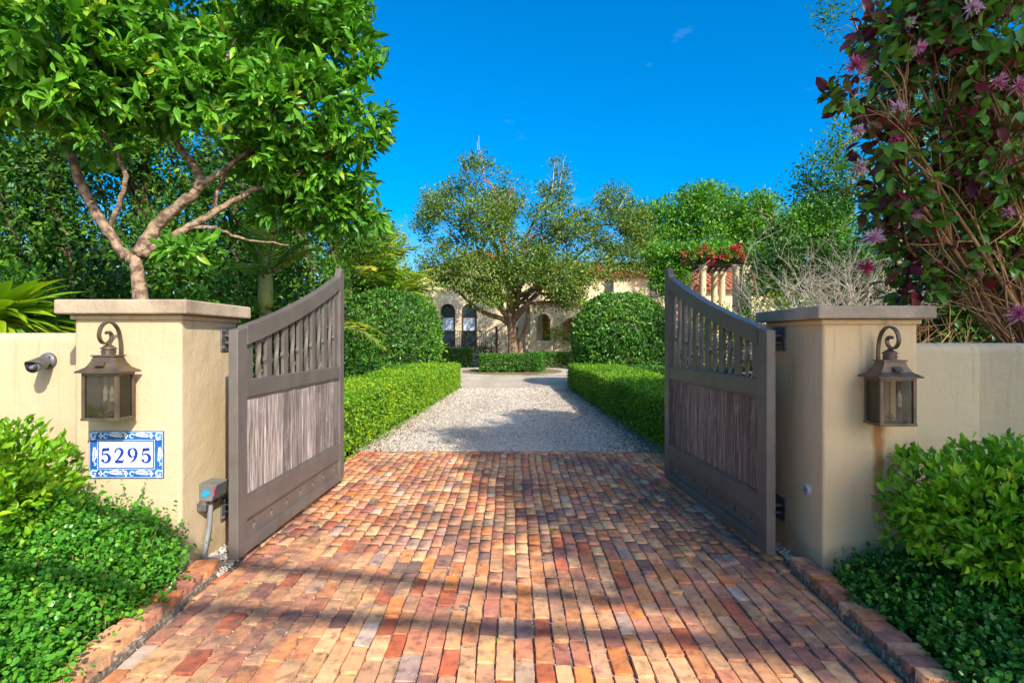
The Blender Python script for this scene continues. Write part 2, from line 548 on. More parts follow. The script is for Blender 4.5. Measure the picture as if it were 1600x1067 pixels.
R = RNG(5)
BT = [brick_template(R, i) for i in range(8)]
def brick_mesh(i, mat):
    V, F = BT[i]
    me = bpy.data.meshes.new('brick'); me.from_pydata([tuple(x) for x in V], [], F); me.update()
    me.materials.append(mat)
    return me
BM = [brick_mesh(i, BRICK) for i in range(8)]

PAL = np.array([(.58, .25, .105), (.62, .31, .145), (.55, .23, .125), (.64, .37, .19), (.50, .145, .065), (.66, .40, .20), (.52, .25, .15), (.42, .17, .115), (.60, .33, .185), (.56, .45, .35), (.32, .155, .11), (.64, .38, .17), (.66, .24, .075)])
PW = np.array([.15, .16, .12, .13, .06, .09, .08, .05, .11, .025, .025, .02, .045]); PW = PW / PW.sum()

BURNT = np.array([(.20, .135, .115), (.30, .24, .205), (.25, .16, .13), (.36, .28, .23), (.16, .115, .10)])
def brick_colour(R, x=None, y=0):
    if x is not None:
        # two oil darkened areas where cars stop, and scattered burnt bricks
        f = .62 * math.exp(-((x + .72) / .42) ** 2 - ((y - 4.1) / .8) ** 2) + .55 * math.exp(-((x - .74) / .45) ** 2 - ((y - 4.5) / .8) ** 2) + .035
        if R.random() < f:
            k = R.uniform(.35, .95)
            c = PAL[R.choice(len(PAL), p=PW)]
            return np.clip((BURNT[R.integers(5)] * k + c * (1 - k)) * R.uniform(.9, 1.2), .03, .75)
    c = PAL[R.choice(len(PAL), p=PW)] * R.uniform(.80, 1.15) * R.uniform(.98, 1.02, 3)
    return np.clip(c, .03, .75)

# courses run away from the camera, stretchers lengthways, joints staggered and wandering
bricks = []          # (x, y, rot, sx, sy, colour)
R = RNG(11)
x = -2.10
k = 0
while x < 2.10:
    w = R.normal(.0915, .006)
    xc = x + w / 2
    lim = 1.80 if abs(xc) > 1.80 else 0
    y = .55 + (.11 if k % 2 else 0) + R.normal(0, .018)
    while y < 7.16:
        L = R.normal(.203, .014)
        if R.random() < .13: L *= R.choice([.5, .62, .75])
        if y + L > 7.19: L = max(.05, 7.19 - y)
        yc = y + L / 2
        if yc < 3.55:
            lo_, hi_ = -(1.775 + .059 * (yc - 1.75)) + .006, 1.70 + .062 * (yc - 1.75) - .006
        else:
            q_ = min(2.09, 1.83 + (yc - 3.55) * .16)
            lo_, hi_ = -q_, q_
        xa, xb = max(x, lo_), min(x + w, hi_)
        if xb - xa > .028 and L > .045:
            wave = .007 * math.sin(yc * 1.9 + xc * .8) + .005 * math.sin(yc * 4.3 + xc * 5) if abs(xc) < 1.6 else 0
            bricks.append(((xa + xb) / 2 + wave, yc, PI / 2 + R.normal(0, .011), (L - .007) / .215, (xb - xa - .0045) / .098, brick_colour(R, xc, yc)))
        y += L
    x += w
    k += 1
x = -2.08
while x < 2.05:                      # header course closing the brick at the gravel
    L = R.normal(.212, .01)
    bricks.append((x + L / 2, 7.245 + R.normal(0, .004), R.normal(0, .015), (L - .010) / .215, .93, brick_colour(R)))
    x += L

def seen_size(b):
    d = b[1]
    inside = d > 2.30 and abs(b[0]) < .96 * d
    hid = (b[0] < -1.72 and 3.6 < d < 5.7) or (b[0] > 1.66 and 3.6 < d < 5.7)
    return b[3] * b[4] / d ** 3 if inside and not hid else 0
bricks.sort(key=seen_size, reverse=True)
def brick_mat4(R, b):
    return Matrix.Translation((b[0], b[1], R.normal(0, .0042))) @ Matrix.Rotation(b[2] + R.normal(0, .008), 4, 'Z') @ Matrix.Rotation(R.normal(0, .016), 4, 'X') @ Matrix.Rotation(R.normal(0, .010), 4, 'Y') @ Matrix.Diagonal((b[3], b[4], 1, 1))
for q in bricks[:300]:
    o = place('brick', BM[R.integers(8)], drive, brick_mat4(R, q))
    o.color = (*q[5], 1)
VV, LL, SS, CC = [], [], [], []
nv = nl = 0
for q in bricks[300:]:
    V, F = BT[R.integers(8)]
    m4 = np.array(brick_mat4(R, q))
    VV.append(V @ m4[:3, :3].T + m4[:3, 3]); CC.append(np.tile([*q[5], 1], (len(V), 1)))
    for f in F:
        LL += [i + nv for i in f]; SS.append(nl); nl += len(f)
    nv += len(V)
o = bpy.data.objects.new('paving_bricks', mesh_np('paving_bricks', np.vstack(VV), LL, SS, BRICKF, False, {'brick_colour': np.vstack(CC)}))
link(o, drive)['kind'] = 'stuff'

# raised brick kerbs: stretchers laid on edge, one after another
def kerb(name_pts, side, dy):
    p0, p1 = np.array(name_pts[0]), np.array(name_pts[1])
    bd = MB()
    t = unit(p1 - p0); nrm = np.array([-t[1], t[0]]) * side
    quad = [p0 - t * .02, p1 + t * .02, p1 + t * .02 + nrm * .15, p0 - t * .02 + nrm * .15]
    bd.add([(*q, -.008) for q in quad] + [(*q, .030) for q in quad], [(0, 1, 2, 3), (4, 5, 6, 7), (0, 1, 5, 4), (1, 2, 6, 5), (2, 3, 7, 6), (3, 0, 4, 7)])
    kb = tag(bd.build('brick_kerb', bm_), kind='structure')
    L = np.linalg.norm(p1 - p0); s = 0
    while s < L - .06:
        w = R.normal(dy, dy * .06)
        c = p0 + t * (s + w / 2) + nrm * (.082 + R.normal(0, .005))
        ang = math.atan2(t[1], t[0])
        m = Matrix.Translation((c[0], c[1], .070 + R.normal(0, .006))) @ Matrix.Rotation(ang + R.normal(0, .045), 4, 'Z') @ Matrix.Rotation(R.normal(0, .035), 4, 'X') @ Matrix.Rotation(R.normal(0, .03), 4, 'Y')
        m = m @ Matrix.Diagonal(((w - .010) / .215, .150 / .098, 1.5, 1))
        o = place('brick', BM[R.integers(8)], kb, m)
        o.color = (*brick_colour(R), 1)
        s += w
    return kb
kerb(((-1.775, 1.75), (-1.875, 3.44)), 1, .205)
kerb(((1.70, 1.75), (1.815, 3.60)), -1, .105)

# pale gravel beyond the brick
gv, nt, b = newmat('pale_gravel')
v = objvec(nt, True)
big = ramp(nt, noise(nt, .55, 6, v), [(.35, (.62, .55, .45)), (.62, (.50, .42, .32))])
sxx = N(nt, 'ShaderNodeSeparateXYZ'); nt.links.new(v, sxx.inputs[0])
rut = mmath(nt, 'ABSOLUTE', mmath(nt, 'SUBTRACT', mmath(nt, 'ABSOLUTE', mmath(nt, 'ADD', sxx.outputs['X'], mmath(nt, 'MULTIPLY', mmath(nt, 'SUBTRACT', noise(nt, .35, 3, v), .5), 1.2))), .78))
rutf = ramp(nt, rut, [(.12, (1, 1, 1)), (.42, (0, 0, 0))])
big = mixc(nt, mmath(nt, 'MULTIPLY', rutf, .45), big, (.40, .33, .245))
vo = N(nt, 'ShaderNodeTexVoronoi'); vo.inputs['Scale'].default_value = 42; nt.links.new(v, vo.inputs['Vector'])
st = ramp(nt, vo.outputs['Color'], [(.1, (.5, .48, .46)), (.5, (1, 1, 1)), (.9, (1.4, 1.38, 1.3))])
c = mixc(nt, 1.0, big, st, 'MULTIPLY')
spk = ramp(nt, noise(nt, 11, 6, v, .7), [(.6, (0, 0, 0)), (.7, (1, 1, 1))])
c = mixc(nt, mmath(nt, 'MULTIPLY', spk, .45), c, (.20, .125, .07))
nt.links.new(c, b.inputs['Base Color']); b.inputs['Roughness'].default_value = .9
bump(nt, b, vo.outputs['Distance'], 1.0, .02)
gd = MB()
gd.add([(-2.25, 7.29, -.008), (2.2, 7.29, -.008), (1.85, 17.2, -.008), (-1.55, 17.2, -.008)], [(0, 1, 2, 3)])
gd.add([(-16, 17.2, -.008), (16, 17.2, -.008), (16, 29.2, -.008), (-16, 29.2, -.008)], [(0, 1, 2, 3)])
tag(gd.build('gravel_drive', gv), kind='structure')

def stones(name, pts, size, mat, R, flat=.65):
    n = len(pts)
    T = np.array([(1, 0, 0), (0, 1, 0), (-1, 0, 0), (0, -1, 0), (0, 0, 1.), (0, 0, -.6)])
    F = [(0, 1, 4), (1, 2, 4), (2, 3, 4), (3, 0, 4), (1, 0, 5), (2, 1, 5), (3, 2, 5), (0, 3, 5)]
    a = R.uniform(0, 2 * PI, n)
    V = T[None] * (size[:, None] * R.uniform(.6, 1.3, (n, 3)))[:, None, :] * np.array([1, 1, flat]) + R.normal(0, .12, (n, 6, 3)) * size[:, None, None]
    ca, sa = np.cos(a)[:, None], np.sin(a)[:, None]
    V = np.stack([V[..., 0] * ca - V[..., 1] * sa, V[..., 0] * sa + V[..., 1] * ca, V[..., 2]], -1) + pts[:, None]
    tl = np.array(F).ravel()
    loops = (tl[None] + (np.arange(n) * 6)[:, None]).ravel()
    me = mesh_np(name, V.reshape(-1, 3), loops, np.arange(n * 8) * 3, mat, False, {'tint': np.repeat(R.random(n), 6)})
    return tag(link(bpy.data.objects.new(name, me)), kind='stuff')
PEB, nt, b = newmat('pebble_stone')
a = N(nt, 'ShaderNodeAttribute', attribute_name='tint')
nt.links.new(ramp(nt, a.outputs['Fac'], [(0, (.30, .22, .15)), (.15, (.56, .49, .40)), (.6, (.68, .63, .55)), (.9, (.42, .36, .30)), (1, (.30, .16, .09))]), b.inputs['Base Color'])
b.inputs['Roughness'].default_value = .85

R = RNG(21)
n = 16000
u = R.random(n) ** 1.7
yy = 7.33 + u * 9.5
xx = R.uniform(-1, 1, n) * (2.18 - .045 * (yy - 7.3))
stones('gravel', np.stack([xx, yy, np.full(n, -.004)], 1), R.uniform(.006, .016, n) * (1 + u * .8), PEB, R)
for sgn, y0, y1, nn in ((-1, 3.46, 5.6, 2600), (1, 3.62, 5.6, 2600)):     # pebble strips along the foot of the pillars and under the gates
    yy = y0 + R.random(nn) ** 1.2 * (y1 - y0)
    xx = sgn * (1.86 + (yy - 3.6) * .10 + R.random(nn) * (.30 - .02 * (yy - y0)))
    stones('pebbles', np.stack([xx, yy, np.full(nn, -.005) + R.random(nn) * .012], 1), R.uniform(.007, .019, nn), PEB, R)
n = 9000                                                       # chips lodged in the joints
q = [bricks[i] for i in R.integers(0, len(bricks), n)]
px = np.array([s[0] for s in q]); py = np.array([s[1] for s in q])
sd_ = R.random(n) < .6
px = px + np.where(sd_, R.choice([-1, 1], n) * .051, R.uniform(-.045, .045, n)); py = py + np.where(sd_, R.uniform(-.1, .1, n), R.choice([-1, 1], n) * .108)
ok = snoise(np.stack([px, py, px * 0], 1), 1.6, 2) > -.15
stones('joint_chips', np.stack([px, py, np.full(n, -.006)], 1)[ok], R.uniform(.0025, .006, n)[ok], PEB, R)

# mulched rim of the planted island in the turning circle
isl = MB()
ring = [(.0 + 2.35 * math.cos(t), 25.6 + 2.6 * math.sin(t), .012) for t in np.linspace(0, 2 * PI, 40, False)]
isl.add(ring + [(x_, y_, -.05) for x_, y_, _ in ring], [tuple(range(40))] + [(i, (i + 1) % 40, (i + 1) % 40 + 40, i + 40) for i in range(40)])
tag(isl.build('island_mulch', M('dry_grass_mulch', (.20, .19, .06), (.17, .10, .05), 6, .95, .8, 40)), kind='structure')

# ------------------------------------------------------------------ gate pillars and garden walls
def pillar(label, x0, x1, y0, y1, ztop, cap_over, capz, shaft_mat, inner):
    t = thing('gate_pillar', label, 'pillar', ((x0 + x1) / 2, y0, 0), group='stucco pillars either side of the gate')
    lx = x0 - (x0 + x1) / 2
    w = x1 - x0; d = y1 - y0
    MB().box(lx, -lx, 0, d, -.05, capz).build('shaft', shaft_mat, t, bevel=.022, seg=3)
    c = MB().box(lx - .016, -lx + .016, -.016, d + .016, capz - .012, capz + .02)
    c.build('cap_moulding', shaft_mat, t, bevel=.008)
    c = MB().box(lx - cap_over, -lx + cap_over, -cap_over, d + cap_over, capz + .022, ztop)
    c.build('cap', CAPM, t, bevel=.012, seg=3)
    # hinge brackets on the inner face
    s = inner
    fx = -lx if s > 0 else lx
    for hz in (1.50, .275):
        hb = MB().box(min(fx, fx + s * .012), max(fx, fx + s * .012), .46, .64, hz - .085, hz + .085).build('hinge_bracket', STEEL, t, bevel=.003)
        for zz in (-.024, .024):
            pass
        m = MB()
        xa, xb = sorted((fx + s * .012, fx + s * .13))
        m.box(xa, xb, .50, .60, hz + .018, hz + .034); m.box(xa, xb, .50, .60, hz - .034, hz - .018)
        m.build('hinge_lug', STEEL, hb, bevel=.003)
        MB().tube([(fx + s * .09, .55, hz - .06), (fx + s * .09, .55, hz + .06)], .017, 10).build('hinge_pin', STEEL, hb, True)
        for by in (.48, .62):
            for bz in (-.06, .06):
                MB().lathe([(.011, 0), (.011, .008), (.006, .012)], (fx + s * .012, by, hz + bz), 6, 'x' ).build('bolt', STEEL, hb)
    return t
pillar('cream stucco pillar bearing the blue house number plaque', -2.775, -2.096, 3.446, 4.15, 1.748, .072, 1.635, CREAM, 1)
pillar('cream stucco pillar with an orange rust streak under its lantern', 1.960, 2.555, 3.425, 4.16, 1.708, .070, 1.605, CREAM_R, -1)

def wall(label, pts, z, th, mat, round_r=.07):
    """a free standing wall along pts with a softly rounded top"""
    t = thing('garden_wall', label, 'wall', (pts[0][0], pts[0][1], 0))
    o0 = np.array(pts[0])
    prof = [(0, -.06), (0, z - round_r)] + [(round_r - round_r * math.cos(a), z - round_r + round_r * math.sin(a)) for a in np.linspace(.3, PI / 2, 5)] + [(th - round_r + round_r * math.sin(a), z - round_r + round_r * math.cos(a)) for a in np.linspace(0, PI / 2, 5)] + [(th, -.06)]
    m = MB(); n = len(prof)
    rows = []
    for i, p in enumerate(pts):
        p = np.array(p) - o0
        a = unit(np.array(pts[min(i + 1, len(pts) - 1)]) - np.array(pts[max(i - 1, 0)]))
        nn = np.array([-a[1], a[0]])
        rows += [(p[0] + nn[0] * u, p[1] + nn[1] * u, w) for u, w in prof]
    fs = [(i * n + k, i * n + k + 1, (i + 1) * n + k + 1, (i + 1) * n + k) for i in range(len(pts) - 1) for k in range(n - 1)]
    fs += [tuple(range(n)), tuple(range((len(pts) - 1) * n, len(pts) * n))]
    m.add(rows, fs)
    m.build('wall_body', mat, t, smooth=False, bevel=0)
    return t
wall('cream stucco garden wall carrying the security camera', [(-7.5, 3.80), (-3.72, 3.80), (-2.79, 3.80)], 1.545, .3, CREAM)
t = thing('wall_buttress', 'cream stucco wall end curving at the picture edge beside the security camera', 'wall', (-3.62, 3.55, 0))
MB().prism([(-1.2, -.06), (-.035, -.06), (-.035, 1.30), (-.06, 1.42), (-.14, 1.50), (-.30, 1.535), (-1.2, 1.54)], 0, .242, 'y').build('wall_body', CREAM, t, bevel=.02)
wall('mildewed cream stucco wall behind the big green shrub', [(2.56, 3.98), (3.42, 3.98), (3.50, 3.95), (4.2, 3.62), (6.6, 2.6)], 1.472, .3, WALLW)

# ------------------------------------------------------------------ the two gate leaves
def woodmat(name, c1, c2, c3):
    m, nt, b = newmat(name)
    v = objvec(nt)
    oi = N(nt, 'ShaderNodeObjectInfo').outputs['Random']
    cx = N(nt, 'ShaderNodeCombineXYZ'); nt.links.new(mmath(nt, 'MULTIPLY', oi, 40), cx.inputs[0]); nt.links.new(mmath(nt, 'MULTIPLY', oi, 17), cx.inputs[2])
    ad = N(nt, 'ShaderNodeVectorMath', operation='ADD'); nt.links.new(v, ad.inputs[0]); nt.links.new(cx.outputs[0], ad.inputs[1])
    mp = N(nt, 'ShaderNodeMapping'); mp.inputs['Scale'].default_value = (16, 16, 1.0); nt.links.new(ad.outputs[0], mp.inputs['Vector'])
    n1 = noise(nt, 3.2, 8, mp.outputs[0], .7)
    c = ramp(nt, n1, [(.36, c1), (.5, c2), (.64, c3)])
    c = mixc(nt, 1.0, c, ramp(nt, oi, [(0, (.60, .58, .58)), (1, (1.25, 1.22, 1.20))]), 'MULTIPLY')
    bl = ramp(nt, noise(nt, 4.5, 7, ad.outputs[0], .72), [(.56, (0, 0, 0)), (.70, (1, 1, 1))])
    c = mixc(nt, mmath(nt, 'MULTIPLY', bl, .6), c, c3)
    nt.links.new(c, b.inputs['Base Color']); b.inputs['Roughness'].default_value = .75
    bump(nt, b, n1, .5, .006)
    return m
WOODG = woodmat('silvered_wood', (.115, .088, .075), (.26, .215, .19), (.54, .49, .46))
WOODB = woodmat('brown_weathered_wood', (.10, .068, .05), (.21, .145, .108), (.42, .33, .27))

def gate(label, hinge, yaw, L, wood, mirror):
    """leaf built along local x from the hinge stile; local y is the thickness"""
    t = thing('gate_leaf', label, 'gate', (*hinge, 0), yaw, 'swing gate leaves')
    T = .032
    top = lambda u: 1.565 + .40 * (u / L) + .22 * (u / L) ** 2
    SW = .125
    # stiles
    MB().prism([(0, .055), (SW, .055), (SW, top(SW) - .01), (0, top(0) - .005)], -T, T).build('stile', GATEP, t, bevel=.006)
    st = MB().prism([(L - SW, .055), (L, .055), (L, top(L) + .01), (L - .03, top(L) + .045), (L - SW * .55, top(L) + .045), (L - SW, top(L) - .03)], -T, T)
    st.build('stile', GATEP, t, bevel=.006)
    us = np.linspace(SW + .0005, L - SW - .0005, 24)
    poly = [(u, top(u) - .125) for u in us] + [(u, top(u)) for u in us[::-1]]
    r = MB()
    n = len(us)
    for k in range(n - 1):
        a, b_ = us[k], us[k + 1]
        vs = [(q, s * (T + .004), top(q) - dz) for s in (-1, 1) for q in (a, b_) for dz in (.125, 0)]
        fs = [(0, 1, 3, 2), (4, 6, 7, 5), (1, 5, 7, 3), (0, 2, 6, 4)]
        if k == 0: fs.append((0, 4, 5, 1))
        if k == n - 2: fs.append((2, 3, 7, 6))
        r.add(vs, fs)
    r.build('curved_top_rail', GATEP, t)
    for z0, z1 in ((1.105, 1.225), (.285, .43), (.055, .128)):
        MB().box(SW + .0005, L - SW - .0005, -T + .003, T - .003, z0, z1).build('rail', GATEP, t, bevel=.005)
    # slim mouldings round the wood panel
    for z0, z1, th in ((1.090, 1.105, .022), (.43, .445, .022), (.272, .285, .024), (.128, .141, .024)):
        MB().box(SW + .001, L - SW - .001, -th, th, z0, z1).build('moulding', GATEP, t, bevel=.003)
    # weathered planks
    a, b_ = SW + .001, L - SW - .001
    npl = 13
    wv = R.uniform(.8, 1.2, npl); wv = wv / wv.sum() * (b_ - a)
    x_ = a
    for k in range(npl):
        off = R.uniform(-.004, .004)
        MB().box(x_ + .0028, x_ + wv[k] - .0028, -.014 + off, .014 + off, .446, 1.089).build('plank', wood, t, bevel=.003)
        x_ += wv[k]
    # pierced bottom panel: seven diamonds and the small round holes between
    m = MB()
    nd = 7
    z0, z1 = .142, .271
    zc = (z0 + z1) / 2
    pw = (b_ - a) / nd
    def cell(xa, xb, hole):
        corners = [(xa, z0), ((xa + xb) / 2, z0), (xb, z0), (xb, zc), (xb, z1), ((xa + xb) / 2, z1), (xa, z1), (xa, zc)]
        n8 = len(hole)
        for s in (-1, 1):
            y_ = s * .008
            vs = [(u, y_, w) for u, w in corners] + [(u, y_, w) for u, w in hole]
            m.add(vs, [(i, (i + 1) % 8, 8 + (i + 1) % 8, 8 + i) for i in range(8)])
        m.add([(u, -.008, w) for u, w in hole] + [(u, .008, w) for u, w in hole], [(i, (i + 1) % n8, n8 + (i + 1) % n8, n8 + i) for i in range(n8)])
    for k in range(nd):
        c0 = a + pw * (k + .5)
        dw, dh = .023, .033
        cell(c0 - pw * .36, c0 + pw * .36, [(c0 - dw / 2, zc - dh / 2), (c0, zc - dh), (c0 + dw / 2, zc - dh / 2), (c0 + dw, zc), (c0 + dw / 2, zc + dh / 2), (c0, zc + dh), (c0 - dw / 2, zc + dh / 2), (c0 - dw, zc)])
        e0, e1 = c0 + pw * .36, c0 + pw * .64
        if k < nd - 1:
            ce = (e0 + e1) / 2
            rr = .006
            cell(e0, e1, [(ce + rr * math.cos(t_), zc + rr * math.sin(t_)) for t_ in [PI * 1.25 + i * PI / 4 for i in range(8)]])
    for xa, xb in ((a, a + pw * .14), (b_ - pw * .14, b_)):
        m.box(xa, xb, -.008, .008, z0, z1)
    m.build('pierced_panel', GATEP, t)
    # flat slats with a diamond swelling, twisted bars between them
    nb = 13
    pitch = (b_ - a) / nb
    for k in range(nb):
        c0 = a + pitch * (k + .5)
        zt = top(c0) - .12
        zb = 1.224
        zm = zb + (zt - zb) * .38
        if k % 2 == 0:
            w = .040; dl = .017; hh = .030
            pl = [(c0 - w, zb), (c0 + w, zb), (c0 + w, zm - hh), (c0 + w + dl, zm), (c0 + w, zm + hh), (c0 + w, zt + .015), (c0 - w, zt - .015), (c0 - w, zm + hh), (c0 - w - dl, zm), (c0 - w, zm - hh)]
            MB().prism(pl, -.013, .013).build('flat_slat', GATEP, t, bevel=.002, seg=1)
        else:
            vs, fs = [], []
            nr = 26
            for i in range(nr):
                f = i / (nr - 1); ang = f * PI * .85
                for q in range(4):
                    aa = ang + q * PI / 2
                    vs.append((c0 + .019 * math.cos(aa), .019 * math.sin(aa), zb + (zt - zb) * f))
                if i:
                    fs += [((i - 1) * 4 + q, (i - 1) * 4 + (q + 1) % 4, i * 4 + (q + 1) % 4, i * 4 + q) for q in range(4)]
            MB().add(vs, fs).build('twisted_bar', GATEP, t)
    for hz in (1.50, .275):
        xs = .40
        y0_ = T if mirror else -T - .14
        MB().box(xs - .04, xs + .04, min(y0_, y0_ + .14), max(y0_, y0_ + .14), hz - .016, hz + .016).build('hinge_arm', STEEL, t, bevel=.003)
    return t
R = RNG(31)
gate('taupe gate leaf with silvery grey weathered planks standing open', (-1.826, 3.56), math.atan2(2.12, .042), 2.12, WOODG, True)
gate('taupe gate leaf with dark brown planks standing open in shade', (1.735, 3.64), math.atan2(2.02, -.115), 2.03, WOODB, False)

# ------------------------------------------------------------------ lanterns
GLASS, nt, b = newmat('seeded_lantern_glass')
nt.nodes.remove(b)
tr = N(nt, 'ShaderNodeBsdfTransparent'); tr.inputs['Color'].default_value = (.98, .97, .93, 1)
gl = N(nt, 'ShaderNodeBsdfGlossy'); gl.inputs['Roughness'].default_value = .08
fr = N(nt, 'ShaderNodeFresnel'); fr.inputs['IOR'].default_value = 1.45
tl_ = N(nt, 'ShaderNodeBsdfTranslucent'); tl_.inputs['Color'].default_value = (.95, .85, .58, 1)
mt_ = N(nt, 'ShaderNodeMixShader'); mt_.inputs[0].default_value = .26
nt.links.new(tr.outputs[0], mt_.inputs[1]); nt.links.new(tl_.outputs[0], mt_.inputs[2])
mx = N(nt, 'ShaderNodeMixShader')
nt.links.new(fr.outputs[0], mx.inputs[0]); nt.links.new(mt_.outputs[0], mx.inputs[1]); nt.links.new(gl.outputs[0], mx.inputs[2])
nt.links.new(mx.outputs[0], nt.nodes['Material Output'].inputs['Surface'])
WAX = M('white_candle_sleeve', (.75, .72, .62), (.65, .6, .5), 8, .5)
BULB = M('clear_bulb', (.8, .78, .7), None, 8, .15)

def lantern(label, cx, wall_y, zb):
    """wall lantern; local origin on the wall plane under the lantern, the wall behind it at local y = 0"""
    t = thing('wall_lantern', label, 'lantern', (cx, wall_y, zb), group='bronze carriage lanterns on the gate pillars')
    w, d, h = .215, .15, .285
    yc = -.135
    fr_ = MB(); b_ = .0095
    for sx in (-1, 1):
        for sy in (-1, 1):
            fr_.frustum((sx * (w / 2 - b_), yc + sy * (d / 2 - b_)), b_ * 2, b_ * 2, b_ * 2, b_ * 2, .016, h)
    fr_.build('cage_post', IRON, t)
    MB().box(-w / 2 - .004, w / 2 + .004, yc - d / 2 - .004, yc + d / 2 + .004, 0, .016).build('base_tray', IRON, t, bevel=.003)
    m = MB()
    m.box(-w / 2 + .019, w / 2 - .019, yc - d / 2, yc - d / 2 + .012, h - .016, h); m.box(-w / 2 + .019, w / 2 - .019, yc + d / 2 - .012, yc + d / 2, h - .016, h)
    m.box(-w / 2, -w / 2 + .012, yc - d / 2 + .019, yc + d / 2 - .019, h - .016, h); m.box(w / 2 - .012, w / 2, yc - d / 2 + .019, yc + d / 2 - .019, h - .016, h)
    m.build('top_frame', IRON, t)
    for nm, q in (('glass_pane', (-w / 2 + .019, w / 2 - .019, yc - d / 2 + .007, yc - d / 2 + .010)), ('glass_pane', (-w / 2 + .019, w / 2 - .019, yc + d / 2 - .010, yc + d / 2 - .007)),
                  ('glass_pane', (-w / 2 + .007, -w / 2 + .010, yc - d / 2 + .019, yc + d / 2 - .019)), ('glass_pane', (w / 2 - .010, w / 2 - .007, yc - d / 2 + .019, yc + d / 2 - .019))):
        MB().box(*q, .017, h - .017).build(nm, GLASS, t)
    # flared roof
    rf = MB(); steps = [(w + .05, d + .05, h), (w + .05, d + .05, h + .008), (w * .86, d * .86, h + .034), (w * .68, d * .68, h + .066), (w * .58, d * .60, h + .098)]
    for (a0, b0, z0), (a1, b1, z1) in zip(steps, steps[1:]):
        rf.frustum((0, yc), a0, b0, a1, b1, z0, z1 - .0005)
    roof = rf.build('roof', IRON, t)
    MB().box(-w * .33, w * .33, yc - d * .36, yc + d * .36, h + .098, h + .106).build('roof_collar', IRON, roof)
    MB().prism([(yc - d * .43 - .004, h + .040), (yc - d * .43 - .026, h + .043), (yc - d * .36 - .006, h + .068)], -.024, .024, 'x').build('roof_vent', IRON, roof)
    MB().lathe([(.036, h + .106), (.036, h + .142)], (0, yc, 0), 14).build('vent_drum', IRON, t)
    for k in range(7):
        a = 2 * PI * k / 7 + .3
        MB().lathe([(.0055, 0), (.0055, .004)], (.0362 * math.cos(a), yc + .0362 * math.sin(a) - .002, h + .124), 6, 'y').build('vent_hole', BLACK, t)
    MB().lathe([(.046, h + .142), (.040, h + .150), (.018, h + .166), (.006, h + .176)], (0, yc, 0), 16).build('vent_cap', IRON, t, True)
    # wall plate, scroll arm with a curled end that carries the lantern
    MB().box(-.052, .052, -.016, 0, .09, .30).build('back_plate', IRON, t, bevel=.004)
    MB().box(-.012, .012, -.062, -.016, .16, .20).build('stand_off', IRON, t)
    top_ = h + .176
    pts = [(-.030, .30), (-.030, h + .10), (-.034, h + .19), (-.060, h + .268), (-.120, h + .305), (-.185, h + .285), (-.212, h + .228), (-.192, h + .185), (-.150, h + .176), (-.118, h + .196), (-.112, h + .228), (-.135, h + .246), (-.155, h + .236)]
    pts = spline([(0, y_, z_) for y_, z_ in pts], 6)
    vs, fs = [], []
    for i, p in enumerate(pts):
        tg = unit(np.array(pts[min(i + 1, len(pts) - 1)]) - np.array(pts[max(i - 1, 0)]))
        nn = np.array([0, -tg[2], tg[1]]) * .006
        for sx, sn in ((-.010, -1), (.010, -1), (.010, 1), (-.010, 1)):
            vs.append((p[0] + sx, p[1] + sn * nn[1], p[2] + sn * nn[2]))
        if i: fs += [((i - 1) * 4 + q, (i - 1) * 4 + (q + 1) % 4, i * 4 + (q + 1) % 4, i * 4 + q) for q in range(4)]
    fs += [(0, 1, 2, 3), tuple(range(len(vs) - 4, len(vs)))]
    MB().add(vs, fs).build('scroll_arm', IRON, t)
    # candelabra inside
    MB().tube([(0, yc, .016), (0, yc, h - .01)], .004, 8).build('centre_rod', IRON, t)
    MB().lathe([(.006, .03), (.020, .042), (.022, .052), (.010, .066), (.005, .074)], (0, yc, 0), 12).build('candle_hub', IRON, t, True)
    for sx in (-1, 1):
        ex, ey = sx * .040, yc - sx * .026
        arm = MB().tube(spline([(0, yc, .055), (ex * .5, yc + (ey - yc) * .5, .042), (ex * .92, yc + (ey - yc) * .92, .055), (ex, ey, .085)], 5), .0038, 6).build('candle_arm', IRON, t, True)
        MB().lathe([(.008, .085), (.015, .09), (.015, .108), (.011, .110)], (ex, ey, 0), 12).build('candle_cup', IRON, arm)
        MB().lathe([(.0105, .110), (.0105, .138)], (ex, ey, 0), 12).build('candle_sleeve', WAX, arm)
        MB().lathe([(.007, .138), (.013, .155), (.013, .170), (.007, .190), (.002, .205)], (ex, ey, 0), 12).build('bulb', BULB, arm, True)
    return t
lantern('bronze wall lantern hung above the blue number plaque in sun', -2.455, 3.446, 1.014)
lantern('shaded bronze wall lantern on the pillar with the rust streak', 2.285, 3.425, .985)

# ------------------------------------------------------------------ house number plaque
TILEW = M('white_glaze', (.80, .80, .78), (.74, .74, .73), 20, .18)
TILEB = M('cobalt_glaze', (.018, .085, .33), (.03, .13, .42), 30, .2)
TILEP = M('pale_blue_glaze', (.30, .50, .66), (.50, .64, .74), 60, .2)
INK = M('blue_ink', (.012, .05, .40), (.01, .04, .33), 10, .25)

